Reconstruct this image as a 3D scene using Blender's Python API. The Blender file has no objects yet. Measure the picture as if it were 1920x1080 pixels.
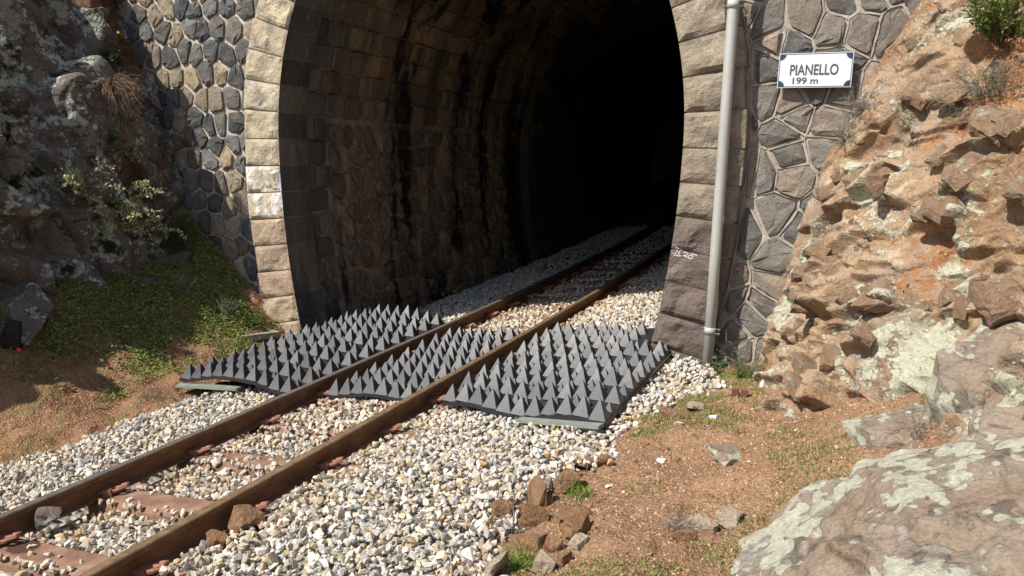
import bpy, bmesh, math, random
import numpy as np
from mathutils import Vector, Matrix, Euler
from mathutils.bvhtree import BVHTree

random.seed(7)
RNG = np.random.default_rng(7)
SC = bpy.context.scene
COL = SC.collection
R = math.radians

# ------------------------------------------------------------------ camera, sky, sun, exposure
CAM_H = 1.7244
cam_d = bpy.data.cameras.new('camera'); cam = bpy.data.objects.new('camera', cam_d); COL.objects.link(cam)
cam_d.sensor_width = 36; cam_d.lens = 36 * 1450 / 1920; cam_d.clip_start = .05; cam_d.clip_end = 600
_p, _r = R(10), R(1.5)
_R0, _U0, _F = Vector((1, 0, 0)), Vector((0, math.sin(_p), math.cos(_p))), Vector((0, math.cos(_p), -math.sin(_p)))
_rt = _R0 * math.cos(_r) + _U0 * math.sin(_r); _up = _U0 * math.cos(_r) - _R0 * math.sin(_r)
cam.matrix_world = Matrix(((_rt.x, _up.x, -_F.x, 0), (_rt.y, _up.y, -_F.y, 0), (_rt.z, _up.z, -_F.z, CAM_H), (0, 0, 0, 1)))
SC.camera = cam

SUN = Vector((-.765, -.462, 1.0)).normalized()          # towards the sun
world = bpy.data.worlds.new('World'); SC.world = world; world.use_nodes = True
wn = world.node_tree; wn.nodes.clear()
sky = wn.nodes.new('ShaderNodeTexSky'); sky.sky_type = 'NISHITA'; sky.sun_disc = False
sky.sun_elevation = math.asin(SUN.z); sky.sun_rotation = math.atan2(SUN.x, SUN.y)
bg = wn.nodes.new('ShaderNodeBackground'); bg.inputs[1].default_value = .10
wo = wn.nodes.new('ShaderNodeOutputWorld')
wn.links.new(sky.outputs[0], bg.inputs[0]); wn.links.new(bg.outputs[0], wo.inputs[0])
sun_d = bpy.data.lights.new('sun', 'SUN'); sun_d.energy = 4.8; sun_d.angle = R(.53); sun_d.color = (1, .945, .86)
sun = bpy.data.objects.new('sun', sun_d); COL.objects.link(sun); sun.location = (-8, -8, 20)
sun.rotation_euler = SUN.to_track_quat('Z', 'Y').to_euler()
SC.view_settings.view_transform = 'Standard'; SC.view_settings.look = 'None'
SC.view_settings.exposure = .56; SC.view_settings.gamma = 1; SC.view_settings.use_curve_mapping = False
SC.cycles.use_denoising = True
SC.cycles.max_bounces = 8

# ------------------------------------------------------------------ frames of reference
TH = R(26)
E = np.array([math.cos(TH), -math.sin(TH), 0.]); NI = np.array([math.sin(TH), math.cos(TH), 0.])   # along the portal, into the hill
Q0 = np.array([1.21, 6.34, 0.])
def PW(p, d, z):
    p, d, z = np.broadcast_arrays(np.asarray(p, float), np.asarray(d, float), np.asarray(z, float))
    return Q0 + p[..., None] * E + d[..., None] * NI + z[..., None] * np.array([0, 0, 1.])
def PD(w):
    w = np.asarray(w, float) - Q0
    return w @ E, w @ NI
TX0, TY0, TYAW, TK = -2.1448, 3.4662, .43328, .00697
PA, PB = .10897, -.02748
def plane_z(X, Y): return PA * X + PB * (Y - 7)
def TWh(s, l):
    s = np.asarray(s, float); th = TYAW - TK * s
    X = TX0 + (np.cos(th) - math.cos(TYAW)) / TK; Y = TY0 - (np.sin(th) - math.sin(TYAW)) / TK
    return X + l * np.cos(th), Y - l * np.sin(th), th
def TW(s, l, z):
    s, l, z = np.broadcast_arrays(np.asarray(s, float), np.asarray(l, float), np.asarray(z, float))
    X, Y, th = TWh(s, l)
    return np.stack([X, Y, plane_z(X, Y) + z], -1)
def track_sl(X, Y):
    # nearest track coordinates (curvature is tiny: two Newton steps)
    s = (X - TX0) * math.sin(TYAW) + (Y - TY0) * math.cos(TYAW)
    for _ in range(3):
        x, y, th = TWh(s, 0.)
        s = s + (X - x) * np.sin(th) + (Y - y) * np.cos(th)
    x, y, th = TWh(s, 0.)
    return s, (X - x) * np.cos(th) - (Y - y) * np.sin(th)

# ------------------------------------------------------------------ numpy noise
def _hash(ix, iy, iz, k):
    h = (ix.astype(np.int64) * 374761393 + iy.astype(np.int64) * 668265263 + iz.astype(np.int64) * 2147483647 + k * 974634777) & 0xFFFFFFFF
    h = ((h ^ (h >> 13)) * 1274126177) & 0xFFFFFFFF
    h = ((h ^ (h >> 16)) * 2246822519) & 0xFFFFFFFF
    h = h ^ (h >> 15)
    return (h & 0xFFFFFF) / float(0xFFFFFF)
def vnoise(P, k=0):
    i = np.floor(P); f = P - i; f = f * f * (3 - 2 * f); i = i.astype(np.int64)
    r = 0
    for dx in (0, 1):
        for dy in (0, 1):
            for dz in (0, 1):
                w = (f[:, 0] if dx else 1 - f[:, 0]) * (f[:, 1] if dy else 1 - f[:, 1]) * (f[:, 2] if dz else 1 - f[:, 2])
                r = r + w * _hash(i[:, 0] + dx, i[:, 1] + dy, i[:, 2] + dz, k)
    return r * 2 - 1
def fbm(P, octv=4, k=0, gain=.5):
    r = 0; a = 1
    for o in range(octv):
        r = r + a * vnoise(P * 2 ** o, k + o); a *= gain
    return r
def facet(P, k=0, tilt=.9, sharp=26.):
    """Blocky fracture relief: every cell of a jittered lattice carries a plane of its own."""
    i0 = np.floor(P).astype(np.int64); num = np.zeros(len(P)); den = np.zeros(len(P))
    for dx in (-1, 0, 1):
        for dy in (-1, 0, 1):
            for dz in (-1, 0, 1):
                c = i0 + np.array([dx, dy, dz])
                j = np.stack([_hash(c[:, 0], c[:, 1], c[:, 2], k + q) for q in range(3)], -1)
                q = P - (c + j); w = np.exp(-sharp * np.sqrt((q * q).sum(1)))
                t = np.stack([_hash(c[:, 0], c[:, 1], c[:, 2], k + 3 + m) for m in range(3)], -1) * 2 - 1
                off = _hash(c[:, 0], c[:, 1], c[:, 2], k + 7) * 2 - 1
                num += w * (off * .7 + tilt * (t * q).sum(1)); den += w
    return num / (den + 1e-30)

# ------------------------------------------------------------------ object helpers
WL = {}
def link(o, parent=None):
    COL.objects.link(o)
    if parent is not None: o.parent = parent
    return o
def tag(o, label=None, cat=None, group=None, kind=None):
    if label: o['label'] = label
    if cat: o['category'] = cat
    if group: o['group'] = group
    if kind: o['kind'] = kind
    return o
def thing(name, loc, label, cat, group=None):
    o = bpy.data.objects.new(name, None); o.empty_display_size = .1
    o.location = loc; link(o); WL[o.name] = np.array(loc, float)
    return tag(o, label, cat, group)
def fastmesh(name, V, F, mats, smooth=False, midx=None, col=None):
    V = np.asarray(V, np.float32); me = bpy.data.meshes.new(name)
    if isinstance(F, np.ndarray) and F.ndim == 2:
        n, k = F.shape
        me.vertices.add(len(V)); me.vertices.foreach_set('co', V.ravel())
        me.loops.add(n * k); me.loops.foreach_set('vertex_index', F.astype(np.int32).ravel())
        me.polygons.add(n); me.polygons.foreach_set('loop_start', np.arange(0, n * k, k, dtype=np.int32))
        me.update(calc_edges=True)
    else:
        me.from_pydata([tuple(v) for v in V], [], F)
    for m in (mats if isinstance(mats, (list, tuple)) else [mats]): me.materials.append(m)
    if midx is not None: me.polygons.foreach_set('material_index', np.asarray(midx, np.int32))
    me.polygons.foreach_set('use_smooth', np.full(len(me.polygons), bool(smooth)))
    if col is not None:
        for nm, c in col.items():
            c = np.asarray(c, np.float32)
            if c.ndim == 1: 
                a = me.attributes.new(nm, 'FLOAT', 'POINT'); a.data.foreach_set('value', c)
            else:
                a = me.attributes.new(nm, 'FLOAT_COLOR', 'POINT')
                a.data.foreach_set('color', np.concatenate([c, np.ones((len(c), 1), np.float32)], 1).ravel())
    me.update()
    return me
def mk(name, V, F, mats, parent=None, org=None, **kw):
    """A mesh object from world coordinates; its origin is ORG, or the parent's."""
    V = np.asarray(V, float)
    if parent is not None: o0 = WL[parent.name]
    elif org is not None: o0 = np.asarray(org, float)
    else: o0 = np.zeros(3)
    o = bpy.data.objects.new(name, fastmesh(name, V - o0, F, mats, **kw))
    link(o, parent)
    if parent is None: o.location = o0
    WL[o.name] = o0
    return o
def grid_faces(nu, nv):
    a = np.arange(nu * nv).reshape(nu, nv)
    return np.stack([a[:-1, :-1], a[1:, :-1], a[1:, 1:], a[:-1, 1:]], -1).reshape(-1, 4)
class MB:
    def __init__(s): s.V = []; s.F = []
    def add(s, V, F):
        b = len(s.V); s.V += [tuple(v) for v in V]; s.F += [tuple(i + b for i in f) for f in F]
    def box(s, c, ax, ay, az, hx, hy, hz, bev=0):
        c = np.array(c, float); ax, ay, az = [np.array(q, float) for q in (ax, ay, az)]
        V = [c + sx * hx * ax + sy * hy * ay + sz * hz * az for sz in (-1, 1) for sy in (-1, 1) for sx in (-1, 1)]
        s.add(V, [(0, 2, 3, 1), (4, 5, 7, 6), (0, 1, 5, 4), (2, 6, 7, 3), (0, 4, 6, 2), (1, 3, 7, 5)])
    def tube(s, pts, rad, n=6, cap=True):
        pts = [Vector(p) for p in pts]; rad = rad if isinstance(rad, (list, tuple)) else [rad] * len(pts)
        b = len(s.V); ref = Vector((.31, .17, .93))
        for i, p in enumerate(pts):
            t = (pts[min(i + 1, len(pts) - 1)] - pts[max(i - 1, 0)])
            t = t.normalized() if t.length > 1e-9 else Vector((0, 0, 1))
            a = t.cross(ref); a = a.normalized() if a.length > 1e-4 else t.orthogonal().normalized(); c = t.cross(a)
            for k in range(n):
                q = 2 * math.pi * k / n
                s.V.append(tuple(p + (a * math.cos(q) + c * math.sin(q)) * rad[i]))
        for i in range(len(pts) - 1):
            for k in range(n):
                s.F.append((b + i * n + k, b + i * n + (k + 1) % n, b + (i + 1) * n + (k + 1) % n, b + (i + 1) * n + k))
        if cap:
            s.F.append(tuple(b + k for k in range(n))[::-1]); s.F.append(tuple(b + (len(pts) - 1) * n + k for k in range(n)))
    def build(s, name, mat, parent=None, org=None, **kw): return mk(name, np.array(s.V), s.F, mat, parent, org, **kw)

# ------------------------------------------------------------------ materials
class NT:
    def __init__(s, name):
        s.m = bpy.data.materials.new(name); s.m.use_nodes = True; s.t = s.m.node_tree; s.t.nodes.clear()
        s.out = s.n('ShaderNodeOutputMaterial'); s.p = s.n('ShaderNodeBsdfPrincipled'); s.l(s.p.outputs[0], s.out.inputs[0])
        s.co = s.n('ShaderNodeTexCoord').outputs['Object']
    def n(s, t): return s.t.nodes.new(t)
    def l(s, a, b): s.t.links.new(a, b)
    def map(s, scale, vec=None, rot=(0, 0, 0)):
        m = s.n('ShaderNodeMapping'); s.l(vec or s.co, m.inputs[0]); m.inputs['Scale'].default_value = scale; m.inputs['Rotation'].default_value = rot
        return m.outputs[0]
    def noise(s, scale, detail=4, rough=.55, vec=None, dist=0):
        q = s.n('ShaderNodeTexNoise'); s.l(vec or s.co, q.inputs['Vector']); q.inputs['Scale'].default_value = scale
        q.inputs['Detail'].default_value = detail; q.inputs['Roughness'].default_value = rough; q.inputs['Distortion'].default_value = dist
        return q.outputs[0]
    def voro(s, scale, feat='F1', vec=None, out='Distance', rnd=1):
        q = s.n('ShaderNodeTexVoronoi'); q.feature = feat; s.l(vec or s.co, q.inputs['Vector']); q.inputs['Scale'].default_value = scale
        q.inputs['Randomness'].default_value = rnd
        return q.outputs[out]
    def ramp(s, fac, stops, interp='LINEAR'):
        q = s.n('ShaderNodeValToRGB'); q.color_ramp.interpolation = interp; e = q.color_ramp.elements
        while len(e) > 1: e.remove(e[-1])
        e[0].position = stops[0][0]; e[0].color = tuple(stops[0][1]) + (1,)
        for pos, c in stops[1:]:
            k = e.new(pos); k.color = tuple(c) + (1,)
        s.l(fac, q.inputs[0]); return q.outputs[0]
    def mask(s, fac, lo, hi):
        q = s.n('ShaderNodeMapRange'); q.interpolation_type = 'SMOOTHSTEP'; s.l(fac, q.inputs[0]); q.inputs[1].default_value = lo; q.inputs[2].default_value = hi
        return q.outputs[0]
    def mix(s, fac, a, b, mode='MIX'):
        q = s.n('ShaderNodeMix'); q.data_type = 'RGBA'; q.blend_type = mode
        for v, i in ((fac, 0), (a, 6), (b, 7)):
            if isinstance(v, (int, float)): q.inputs[i].default_value = v
            elif isinstance(v, tuple): q.inputs[i].default_value = v + (1,)
            else: s.l(v, q.inputs[i])
        return q.outputs[2]
    def math(s, op, a, b=0.):
        q = s.n('ShaderNodeMath'); q.operation = op
        for v, i in ((a, 0), (b, 1)):
            if isinstance(v, (int, float)): q.inputs[i].default_value = v
            else: s.l(v, q.inputs[i])
        return q.outputs[0]
    def rnd(s): return s.n('ShaderNodeObjectInfo').outputs['Random']
    def isl(s): return s.n('ShaderNodeNewGeometry').outputs['Random Per Island']
    def attr(s, nm, out='Fac'):
        q = s.n('ShaderNodeAttribute'); q.attribute_name = nm; return q.outputs[out]
    def bump(s, h, strength=.5, dist=.02, prev=None):
        q = s.n('ShaderNodeBump'); s.l(h, q.inputs['Height']); q.inputs['Strength'].default_value = strength; q.inputs['Distance'].default_value = dist
        if prev is not None: s.l(prev, q.inputs['Normal'])
        return q.outputs[0]
    def done(s, col, rough=.85, normal=None, spec=.3, metal=0.):
        for v, nm in ((col, 'Base Color'), (rough, 'Roughness'), (metal, 'Metallic')):
            i = s.p.inputs[nm]
            if isinstance(v, tuple): i.default_value = v + (1,)
            elif isinstance(v, (int, float)): i.default_value = v
            else: s.l(v, i)
        s.p.inputs['Specular IOR Level'].default_value = spec
        if normal is not None: s.l(normal, s.p.inputs['Normal'])
        return s.m

def lichen(t, base, col, scale, lo, cover=.5, edge=38, vec=None):
    """Crusty lichen: rosettes with ragged rims inside noise-shaped colonies."""
    a = t.noise(scale, 5, .62, vec); b = t.voro(edge, 'F1', vec)
    m = t.mask(t.math('SUBTRACT', a, t.math('MULTIPLY', b, .16)), lo, lo + .035)
    tone = t.ramp(t.noise(edge * 2.2, 3, .6, vec), [(.3, tuple(c * .7 for c in col)), (.65, col)])
    rim = t.math('MULTIPLY', t.mask(t.math('SUBTRACT', a, t.math('MULTIPLY', b, .16)), lo - .03, lo), t.math('SUBTRACT', 1, m))
    base = t.mix(t.math('MULTIPLY', rim, .35), base, tuple(c * .32 for c in col))
    return t.mix(t.math('MULTIPLY', m, cover), base, tone), m

def m_rock(name, c0, c1, c2, dark, lich=(), moss=0., soilc=None, scl=1., light=None, crack=.2):
    crk = crack
    t = NT(name); v = t.co
    lay = t.map((1, 1, 1), rot=(.5, .35, .2))
    base = t.ramp(t.noise(1.6 * scl, 6, .6, dist=.6), [(.3, c0), (.48, c1), (.66, c2)])
    base = t.mix(t.mask(t.noise(5.5 * scl, 6, .65), .46, .64), base, t.mix(.55, base, c0))
    streak = t.noise(3 * scl, 5, .6, t.map((1.2, 1.2, 7), rot=(.45, .3, 0)))
    base = t.mix(t.mask(streak, .56, .7), base, t.mix(.85, base, dark))
    if light: base = t.mix(t.mask(t.noise(7 * scl, 5, .6), .58, .66), base, light)
    base = t.mix(.5, base, t.ramp(t.noise(60, 3, .6), [(.3, (.55, .55, .55)), (.7, (1.25, 1.25, 1.25))]), 'MULTIPLY')
    cvor = t.voro(3.1 * scl, 'DISTANCE_TO_EDGE', t.mix(.12, lay, t.n('ShaderNodeTexNoise').outputs[1]))
    cm = t.mask(cvor, .0, .035)
    base = t.mix(t.math('MULTIPLY', t.math("SUBTRACT", 1, cm), crk), base, tuple(c * .6 for c in dark))
    ms = None
    for col, sc, lo, cov, ed in lich:
        base, m = lichen(t, base, col, sc, lo, cov, ed); ms = m if ms is None else t.math('MAXIMUM', ms, m)
    if moss:
        mm = t.mask(t.noise(2.3, 5, .65), .62 - moss * .2, .70 - moss * .2)
        base = t.mix(mm, base, t.ramp(t.noise(25, 3), [(.3, (.012, .017, .006)), (.7, (.035, .045, .014))]))
    if soilc:
        so = t.attr('soil'); sm = t.mask(t.math('ADD', so, t.math('MULTIPLY', t.math('SUBTRACT', t.noise(14, 5, .65), .5), .9)), .42, .6)
        sc_ = t.ramp(t.noise(11, 5, .65), [(.3, tuple(c * .72 for c in soilc)), (.7, tuple(c * 1.18 for c in soilc))])
        base = t.mix(sm, base, sc_)
    h = t.math('ADD', t.noise(9 * scl, 8, .68), t.math('MULTIPLY', t.noise(45, 6, .7), .5))
    nb = t.bump(h, .95, .045)
    nb = t.bump(cm, crk * .8, .01, nb)
    if ms is not None: nb = t.bump(t.math('MULTIPLY', ms, t.noise(70, 4, .7)), .9, .012, nb)
    return t.done(base, .9, nb, .2)

M = {}
def m_flat(name, c, rough=.5, spec=.4, metal=0., var=.25, sc=20):
    t = NT(name); b = t.mix(var, c, t.ramp(t.noise(sc, 4), [(.3, (.5, .5, .5)), (.7, (1.4, 1.4, 1.4))]), 'MULTIPLY'); return t.done(b, rough, None, spec, metal)
M['rock_right'] = m_rock('rock_ochre', (.30, .17, .085), (.45, .32, .205), (.34, .26, .195), (.15, .075, .037),
    lich=(((.47, .43, .38), 3.6, .555, .75, 18), ((.64, .63, .48), 2.4, .46, .95, 30)), soilc=(.40, .195, .09), light=(.55, .41, .29), crack=.16)
M['rock_block'] = m_rock('rock_block_ochre', (.29, .165, .085), (.45, .30, .19), (.37, .27, .20), (.17, .09, .045),
    lich=(((.64, .62, .48), 2.9, .52, .9, 30),), light=(.53, .41, .29), crack=0.)
M['boulder'] = m_rock('boulder_lichened', (.26, .18, .12), (.36, .285, .215), (.31, .255, .205), (.13, .08, .05),
    lich=(((.46, .405, .345), 2.6, .44, .85, 8), ((.17, .14, .115), 4.6, .535, .75, 14), ((.36, .33, .29), 6.5, .545, .7, 24), ((.60, .59, .46), 2.1, .405, .97, 17)), soilc=(.33, .18, .10), crack=.25)
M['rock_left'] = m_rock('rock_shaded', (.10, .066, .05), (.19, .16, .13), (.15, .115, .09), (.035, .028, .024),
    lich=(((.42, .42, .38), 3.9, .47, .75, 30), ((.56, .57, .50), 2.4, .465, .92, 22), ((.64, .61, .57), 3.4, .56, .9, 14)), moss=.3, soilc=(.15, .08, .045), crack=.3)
M['loose_brown'] = m_rock('loose_stone_brown', (.22, .11, .05), (.34, .20, .11), (.28, .18, .11), (.12, .06, .03), scl=3.,
    lich=(((.46, .43, .32), 6, .60, .7, 40),))
M['loose_pale'] = m_rock('loose_stone_pale', (.45, .33, .22), (.52, .43, .32), (.45, .38, .30), (.28, .18, .1), scl=3.)

def m_soil(name, c, dk, green=None, n0=2.2):
    t = NT(name)
    base = t.ramp(t.noise(n0, 6, .62), [(.3, dk), (.52, c), (.72, tuple(x * 1.22 for x in c))])
    base = t.mix(.7, base, t.ramp(t.noise(38, 5, .7), [(.28, (.55, .52, .5)), (.7, (1.3, 1.3, 1.3))]), 'MULTIPLY')
    v = t.voro(46, 'F1', out='Color'); 
    base = t.mix(t.mask(t.noise(17, 4, .6), .6, .68), base, tuple(min(1, x * 1.35) for x in c))
    if green:
        base = t.mix(t.math('MULTIPLY', t.mask(t.noise(3.1, 5, .65), .5, .62), .55), base, green)
    h = t.math('ADD', t.noise(22, 7, .7), t.math('MULTIPLY', t.voro(60), .5))
    return t.done(base, .95, t.bump(h, .9, .03), .15)
M['soil'] = m_soil('soil_red', (.29, .178, .107), (.19, .108, .062))
M['soil_left'] = m_soil('soil_bank', (.29, .165, .092), (.17, .09, .048), green=(.14, .135, .05))
M['hill'] = m_soil('hill_ground', (.16, .12, .06), (.07, .07, .03), green=(.05, .07, .02))
t = NT('ballast_bed')
M['bed'] = t.done(t.mix(.6, t.ramp(t.voro(24, out='Color'), [(.2, (.28, .24, .19)), (.5, (.42, .38, .32)), (.8, (.36, .35, .34))]), t.ramp(t.voro(24), [(.1, (1, 1, 1)), (.7, (.3, .3, .3))]), 'MULTIPLY'), .9, t.bump(t.voro(24), 1, -.03), .2)
t = NT('ballast_stone'); c = t.attr('col', 'Color')
c = t.mix(.55, c, t.ramp(t.noise(55, 4, .65), [(.3, (.62, .60, .57)), (.68, (1.2, 1.2, 1.2))]), 'MULTIPLY')
M['ballast'] = t.done(c, .82, t.bump(t.noise(120, 5, .7), .5, .006), .3)
t = NT('soil_crumb'); c = t.ramp(t.isl(), [(0, (.23, .125, .065)), (.4, (.36, .21, .12)), (.75, (.43, .28, .175)), (.93, (.48, .36, .25)), (1, (.64, .57, .47))])
M['crumb'] = t.done(t.mix(.4, c, t.ramp(t.noise(60, 3), [(.3, (.6, .6, .6)), (.7, (1.2, 1.2, 1.2))]), 'MULTIPLY'), .95, t.bump(t.noise(90, 4), .4, .006), .15)

def m_stone(name, stops, eff=0., effc=(.55, .52, .5), rough=.8, stain=None, bscale=26, bstr=.85):
    t = NT(name); base = t.ramp(t.rnd(), stops)
    base = t.mix(.65, base, t.ramp(t.noise(7, 6, .65), [(.3, (.6, .6, .62)), (.7, (1.35, 1.33, 1.28))]), 'MULTIPLY')
    base = t.mix(.4, base, t.ramp(t.noise(55, 4, .7), [(.3, (.5, .5, .5)), (.7, (1.4, 1.4, 1.4))]), 'MULTIPLY')
    if eff:
        m = t.mask(t.noise(3.3, 6, .7, t.map((1, 1, .55))), .66 - eff * .2, .80 - eff * .2)
        base = t.mix(t.math('MULTIPLY', m, .5), base, effc)
    if stain:
        base = t.mix(t.math('MULTIPLY', t.mask(t.noise(5, 5, .65), .52, .66), .7), base, stain)
    h = t.math('ADD', t.noise(bscale, 8, .7), t.math('MULTIPLY', t.noise(bscale * 4.5, 5, .7), .35))
    return t.done(base, rough, t.bump(h, bstr, .03), .25)
M['stone_left'] = m_stone('rubble_blue_grey', [(0, (.07, .075, .08)), (.22, (.13, .137, .136)), (.42, (.20, .20, .185)), (.56, (.10, .105, .108)), (.68, (.26, .22, .17)), (.80, (.40, .32, .215)), (.9, (.22, .185, .145)), (1, (.065, .07, .076))], eff=.35, stain=(.22, .17, .11))
M['stone_right'] = m_stone('rubble_dark_grey', [(0, (.12, .113, .105)), (.25, (.18, .165, .148)), (.45, (.25, .225, .20)), (.6, (.115, .112, .108)), (.75, (.28, .235, .185)), (.9, (.21, .185, .165)), (.95, (.40, .29, .215)), (1, (.15, .14, .13))], eff=.45, effc=(.50, .48, .45), stain=(.25, .205, .16), bscale=26, bstr=.85)
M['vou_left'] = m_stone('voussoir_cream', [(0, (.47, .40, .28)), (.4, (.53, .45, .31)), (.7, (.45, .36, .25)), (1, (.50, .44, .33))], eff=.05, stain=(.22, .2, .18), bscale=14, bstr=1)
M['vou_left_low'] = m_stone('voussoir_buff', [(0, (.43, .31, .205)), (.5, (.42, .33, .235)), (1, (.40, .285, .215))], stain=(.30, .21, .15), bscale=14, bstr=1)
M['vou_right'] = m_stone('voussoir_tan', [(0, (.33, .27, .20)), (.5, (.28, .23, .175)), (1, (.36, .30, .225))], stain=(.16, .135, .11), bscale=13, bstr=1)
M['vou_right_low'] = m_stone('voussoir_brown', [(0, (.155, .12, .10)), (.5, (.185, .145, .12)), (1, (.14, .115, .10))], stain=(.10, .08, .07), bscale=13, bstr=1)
# two blocks smeared with white paint
t = NT('voussoir_painted')
b = t.mix(.5, (.47, .40, .28), t.ramp(t.noise(9, 6, .65), [(.3, (.55, .55, .55)), (.7, (1.3, 1.3, 1.3))]), 'MULTIPLY')
pm = t.mask(t.noise(5.5, 5, .7, t.map((1.6, 1.6, .8)), dist=.7), .48, .58)
M['vou_painted'] = t.done(t.mix(t.math('MULTIPLY', pm, .92), b, (.70, .70, .72)), .7, t.bump(t.noise(14, 8, .7), .9, .03), .3)

def m_soot(name, c0, c1, c2, rnd=True, soot=1.):
    t = NT(name)
    vs = t.map((1, 1, .16))
    f = t.noise(2.2, 6, .65, vs, .3)
    base = t.ramp(f, [(.30, c0), (.46, c1), (.64, c2)])
    if rnd: base = t.mix(.6, base, t.ramp(t.rnd(), [(0, (.42, .42, .5)), (.5, (1, 1, 1)), (1, (1.6, 1.5, 1.3))]), 'MULTIPLY')
    base = t.mix(.6, base, t.ramp(t.noise(26, 5, .7, t.map((1, 1, .4))), [(.3, (.45, .45, .45)), (.7, (1.5, 1.45, 1.4))]), 'MULTIPLY')
    st = t.math('ADD', t.noise(1.25, 5, .6, t.map((1, 1, .10)), .5), t.math('MULTIPLY', t.math('SUBTRACT', t.noise(7, 6, .7, t.map((1, 1, .35))), .5), .22))
    if soot: base = t.mix(t.math('MULTIPLY', t.mask(st, .52, .60), soot), base, (.009, .009, .0095))
    wt = t.noise(3.6, 6, .7, t.map((1, 1, .14)), .6)
    base = t.mix(t.math('MULTIPLY', t.mask(wt, .60, .70), .6), base, (.36, .28, .20))
    h = t.math('ADD', t.noise(14, 8, .7), t.math('MULTIPLY', t.noise(60, 4, .7), .3))
    return t.done(base, .75, t.bump(h, .8, .035), .3)
M['lining_stone'] = m_soot('lining_stone_brown', (.06, .05, .043), (.15, .112, .077), (.26, .18, .112))
M['lining_sheet'] = m_soot('lining_joints', (.11, .09, .07), (.24, .19, .14), (.34, .27, .20), rnd=False, soot=.75)
M['lining_deep'] = m_soot('lining_deep_dark', (.03, .025, .02), (.085, .064, .043), (.14, .10, .065), rnd=False)  # darker base colour than the near lining, same soot streaks over it
M['ring_soot'] = m_soot('ring_stone_sooty', (.055, .052, .05), (.10, .092, .082), (.165, .14, .11), soot=.35)
t = NT('mortar_pale')
b = t.ramp(t.noise(6, 6, .7), [(.3, (.36, .29, .23)), (.5, (.52, .45, .38)), (.7, (.60, .55, .49))])
M['mortar'] = t.done(b, .9, t.bump(t.noise(40, 7, .75), .9, .02), .2)
t = NT('mortar_warm')
b = t.ramp(t.noise(7, 6, .7), [(.3, (.25, .205, .165)), (.5, (.40, .35, .29)), (.7, (.50, .455, .39))])
M['mortar_right'] = t.done(b, .9, t.bump(t.noise(45, 7, .75), .9, .015), .2)
t = NT('rail_side'); b = t.ramp(t.noise(9, 6, .65, t.map((1, 1, 1))), [(.3, (.085, .042, .022)), (.5, (.15, .075, .036)), (.72, (.23, .12, .055))])
M['rail_side'] = t.done(b, .75, t.bump(t.noise(90, 4, .7), .35, .004), .35)
t = NT('rail_head'); b = t.ramp(t.noise(20, 4, .6), [(.3, (.20, .13, .075)), (.7, (.36, .25, .15))])
M['rail_head'] = t.done(b, t.mask(t.noise(30, 3), .1, 1.1), t.bump(t.noise(120, 3), .15, .002), .5, .45)
t = NT('rail_head_dull'); b = t.ramp(t.noise(20, 4, .6), [(.3, (.10, .08, .065)), (.7, (.17, .14, .115))])
M['rail_head_dull'] = t.done(b, .55, t.bump(t.noise(120, 3), .15, .002), .5, .25)
t = NT('sleeper_rust'); b = t.ramp(t.noise(7, 6, .65), [(.3, (.13, .068, .044)), (.5, (.205, .115, .076)), (.7, (.30, .195, .14))])
b = t.mix(t.mask(t.noise(34, 3, .6), .66, .71), b, (.06, .03, .02)); b = t.mix(.35, b, t.ramp(t.noise(80, 3), [(.3, (.6, .6, .6)), (.7, (1.3, 1.3, 1.3))]), 'MULTIPLY')
M['sleeper'] = t.done(b, .8, t.bump(t.noise(60, 5, .7), .35, .006), .3)
t = NT('sleeper_oiled'); dsk = t.n('ShaderNodeVectorMath'); dsk.operation = 'LENGTH'
mp = t.map((1, 1, 0)); t.l(mp, dsk.inputs[0]); OIL = mp.node
b2 = t.ramp(t.noise(7, 6, .65), [(.3, (.13, .068, .044)), (.5, (.205, .115, .076)), (.7, (.30, .195, .14))])
M['sleeper_oiled'] = t.done(t.mix(t.mask(t.math('ADD', dsk.outputs['Value'], t.math('MULTIPLY', t.noise(25), .3)), .95, 1.15), (.07, .03, .02), b2), .75, t.bump(t.noise(60, 5, .7), .35, .006), .3)
t = NT('clip_rust'); b = t.ramp(t.noise(20, 4), [(.3, (.17, .07, .045)), (.7, (.33, .15, .095))]); M['clip'] = t.done(b, .75, t.bump(t.noise(80, 4), .4, .004), .3)
t = NT('rubber_black'); b = t.ramp(t.noise(11, 5, .6), [(.3, (.024, .025, .028)), (.7, (.046, .048, .052))])
b = t.mix(t.mask(t.noise(330, 2, .6), .66, .74), b, (.13, .13, .125)); b = t.mix(.35, b, t.ramp(t.rnd(), [(0, (.7, .7, .7)), (1, (1.35, 1.35, 1.35))]), 'MULTIPLY')
M['rubber'] = t.done(b, t.ramp(t.noise(14, 4), [(.3, (.42,) * 3), (.7, (.56,) * 3)]), t.bump(t.noise(160, 3), .25, .003), .75)
M['rubber_base'] = m_flat('rubber_base_dark', (.022, .022, .024), .6, .3)
t = NT('board_grey_green'); b = t.ramp(t.noise(9, 5, .6, t.map((1, 1, 6))), [(.3, (.15, .17, .145)), (.7, (.24, .265, .23))]); M['board'] = t.done(b, .7, t.bump(t.noise(40, 4), .3, .004), .3)
M['batten'] = m_flat('batten_dark', (.10, .07, .05), .8)
t = NT('wood_weathered'); b = t.ramp(t.noise(6, 5, .6, t.map((8, 1, 8))), [(.3, (.24, .18, .12)), (.7, (.47, .40, .31))]); M['wood'] = t.done(b, .85, t.bump(t.noise(30, 5, .6, t.map((8, 1, 8))), .5, .006), .2)
t = NT('galvanised_pole'); b = t.ramp(t.noise(5, 5, .6, t.map((1, 1, .15))), [(.3, (.36, .355, .33)), (.7, (.48, .475, .445))])
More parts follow.
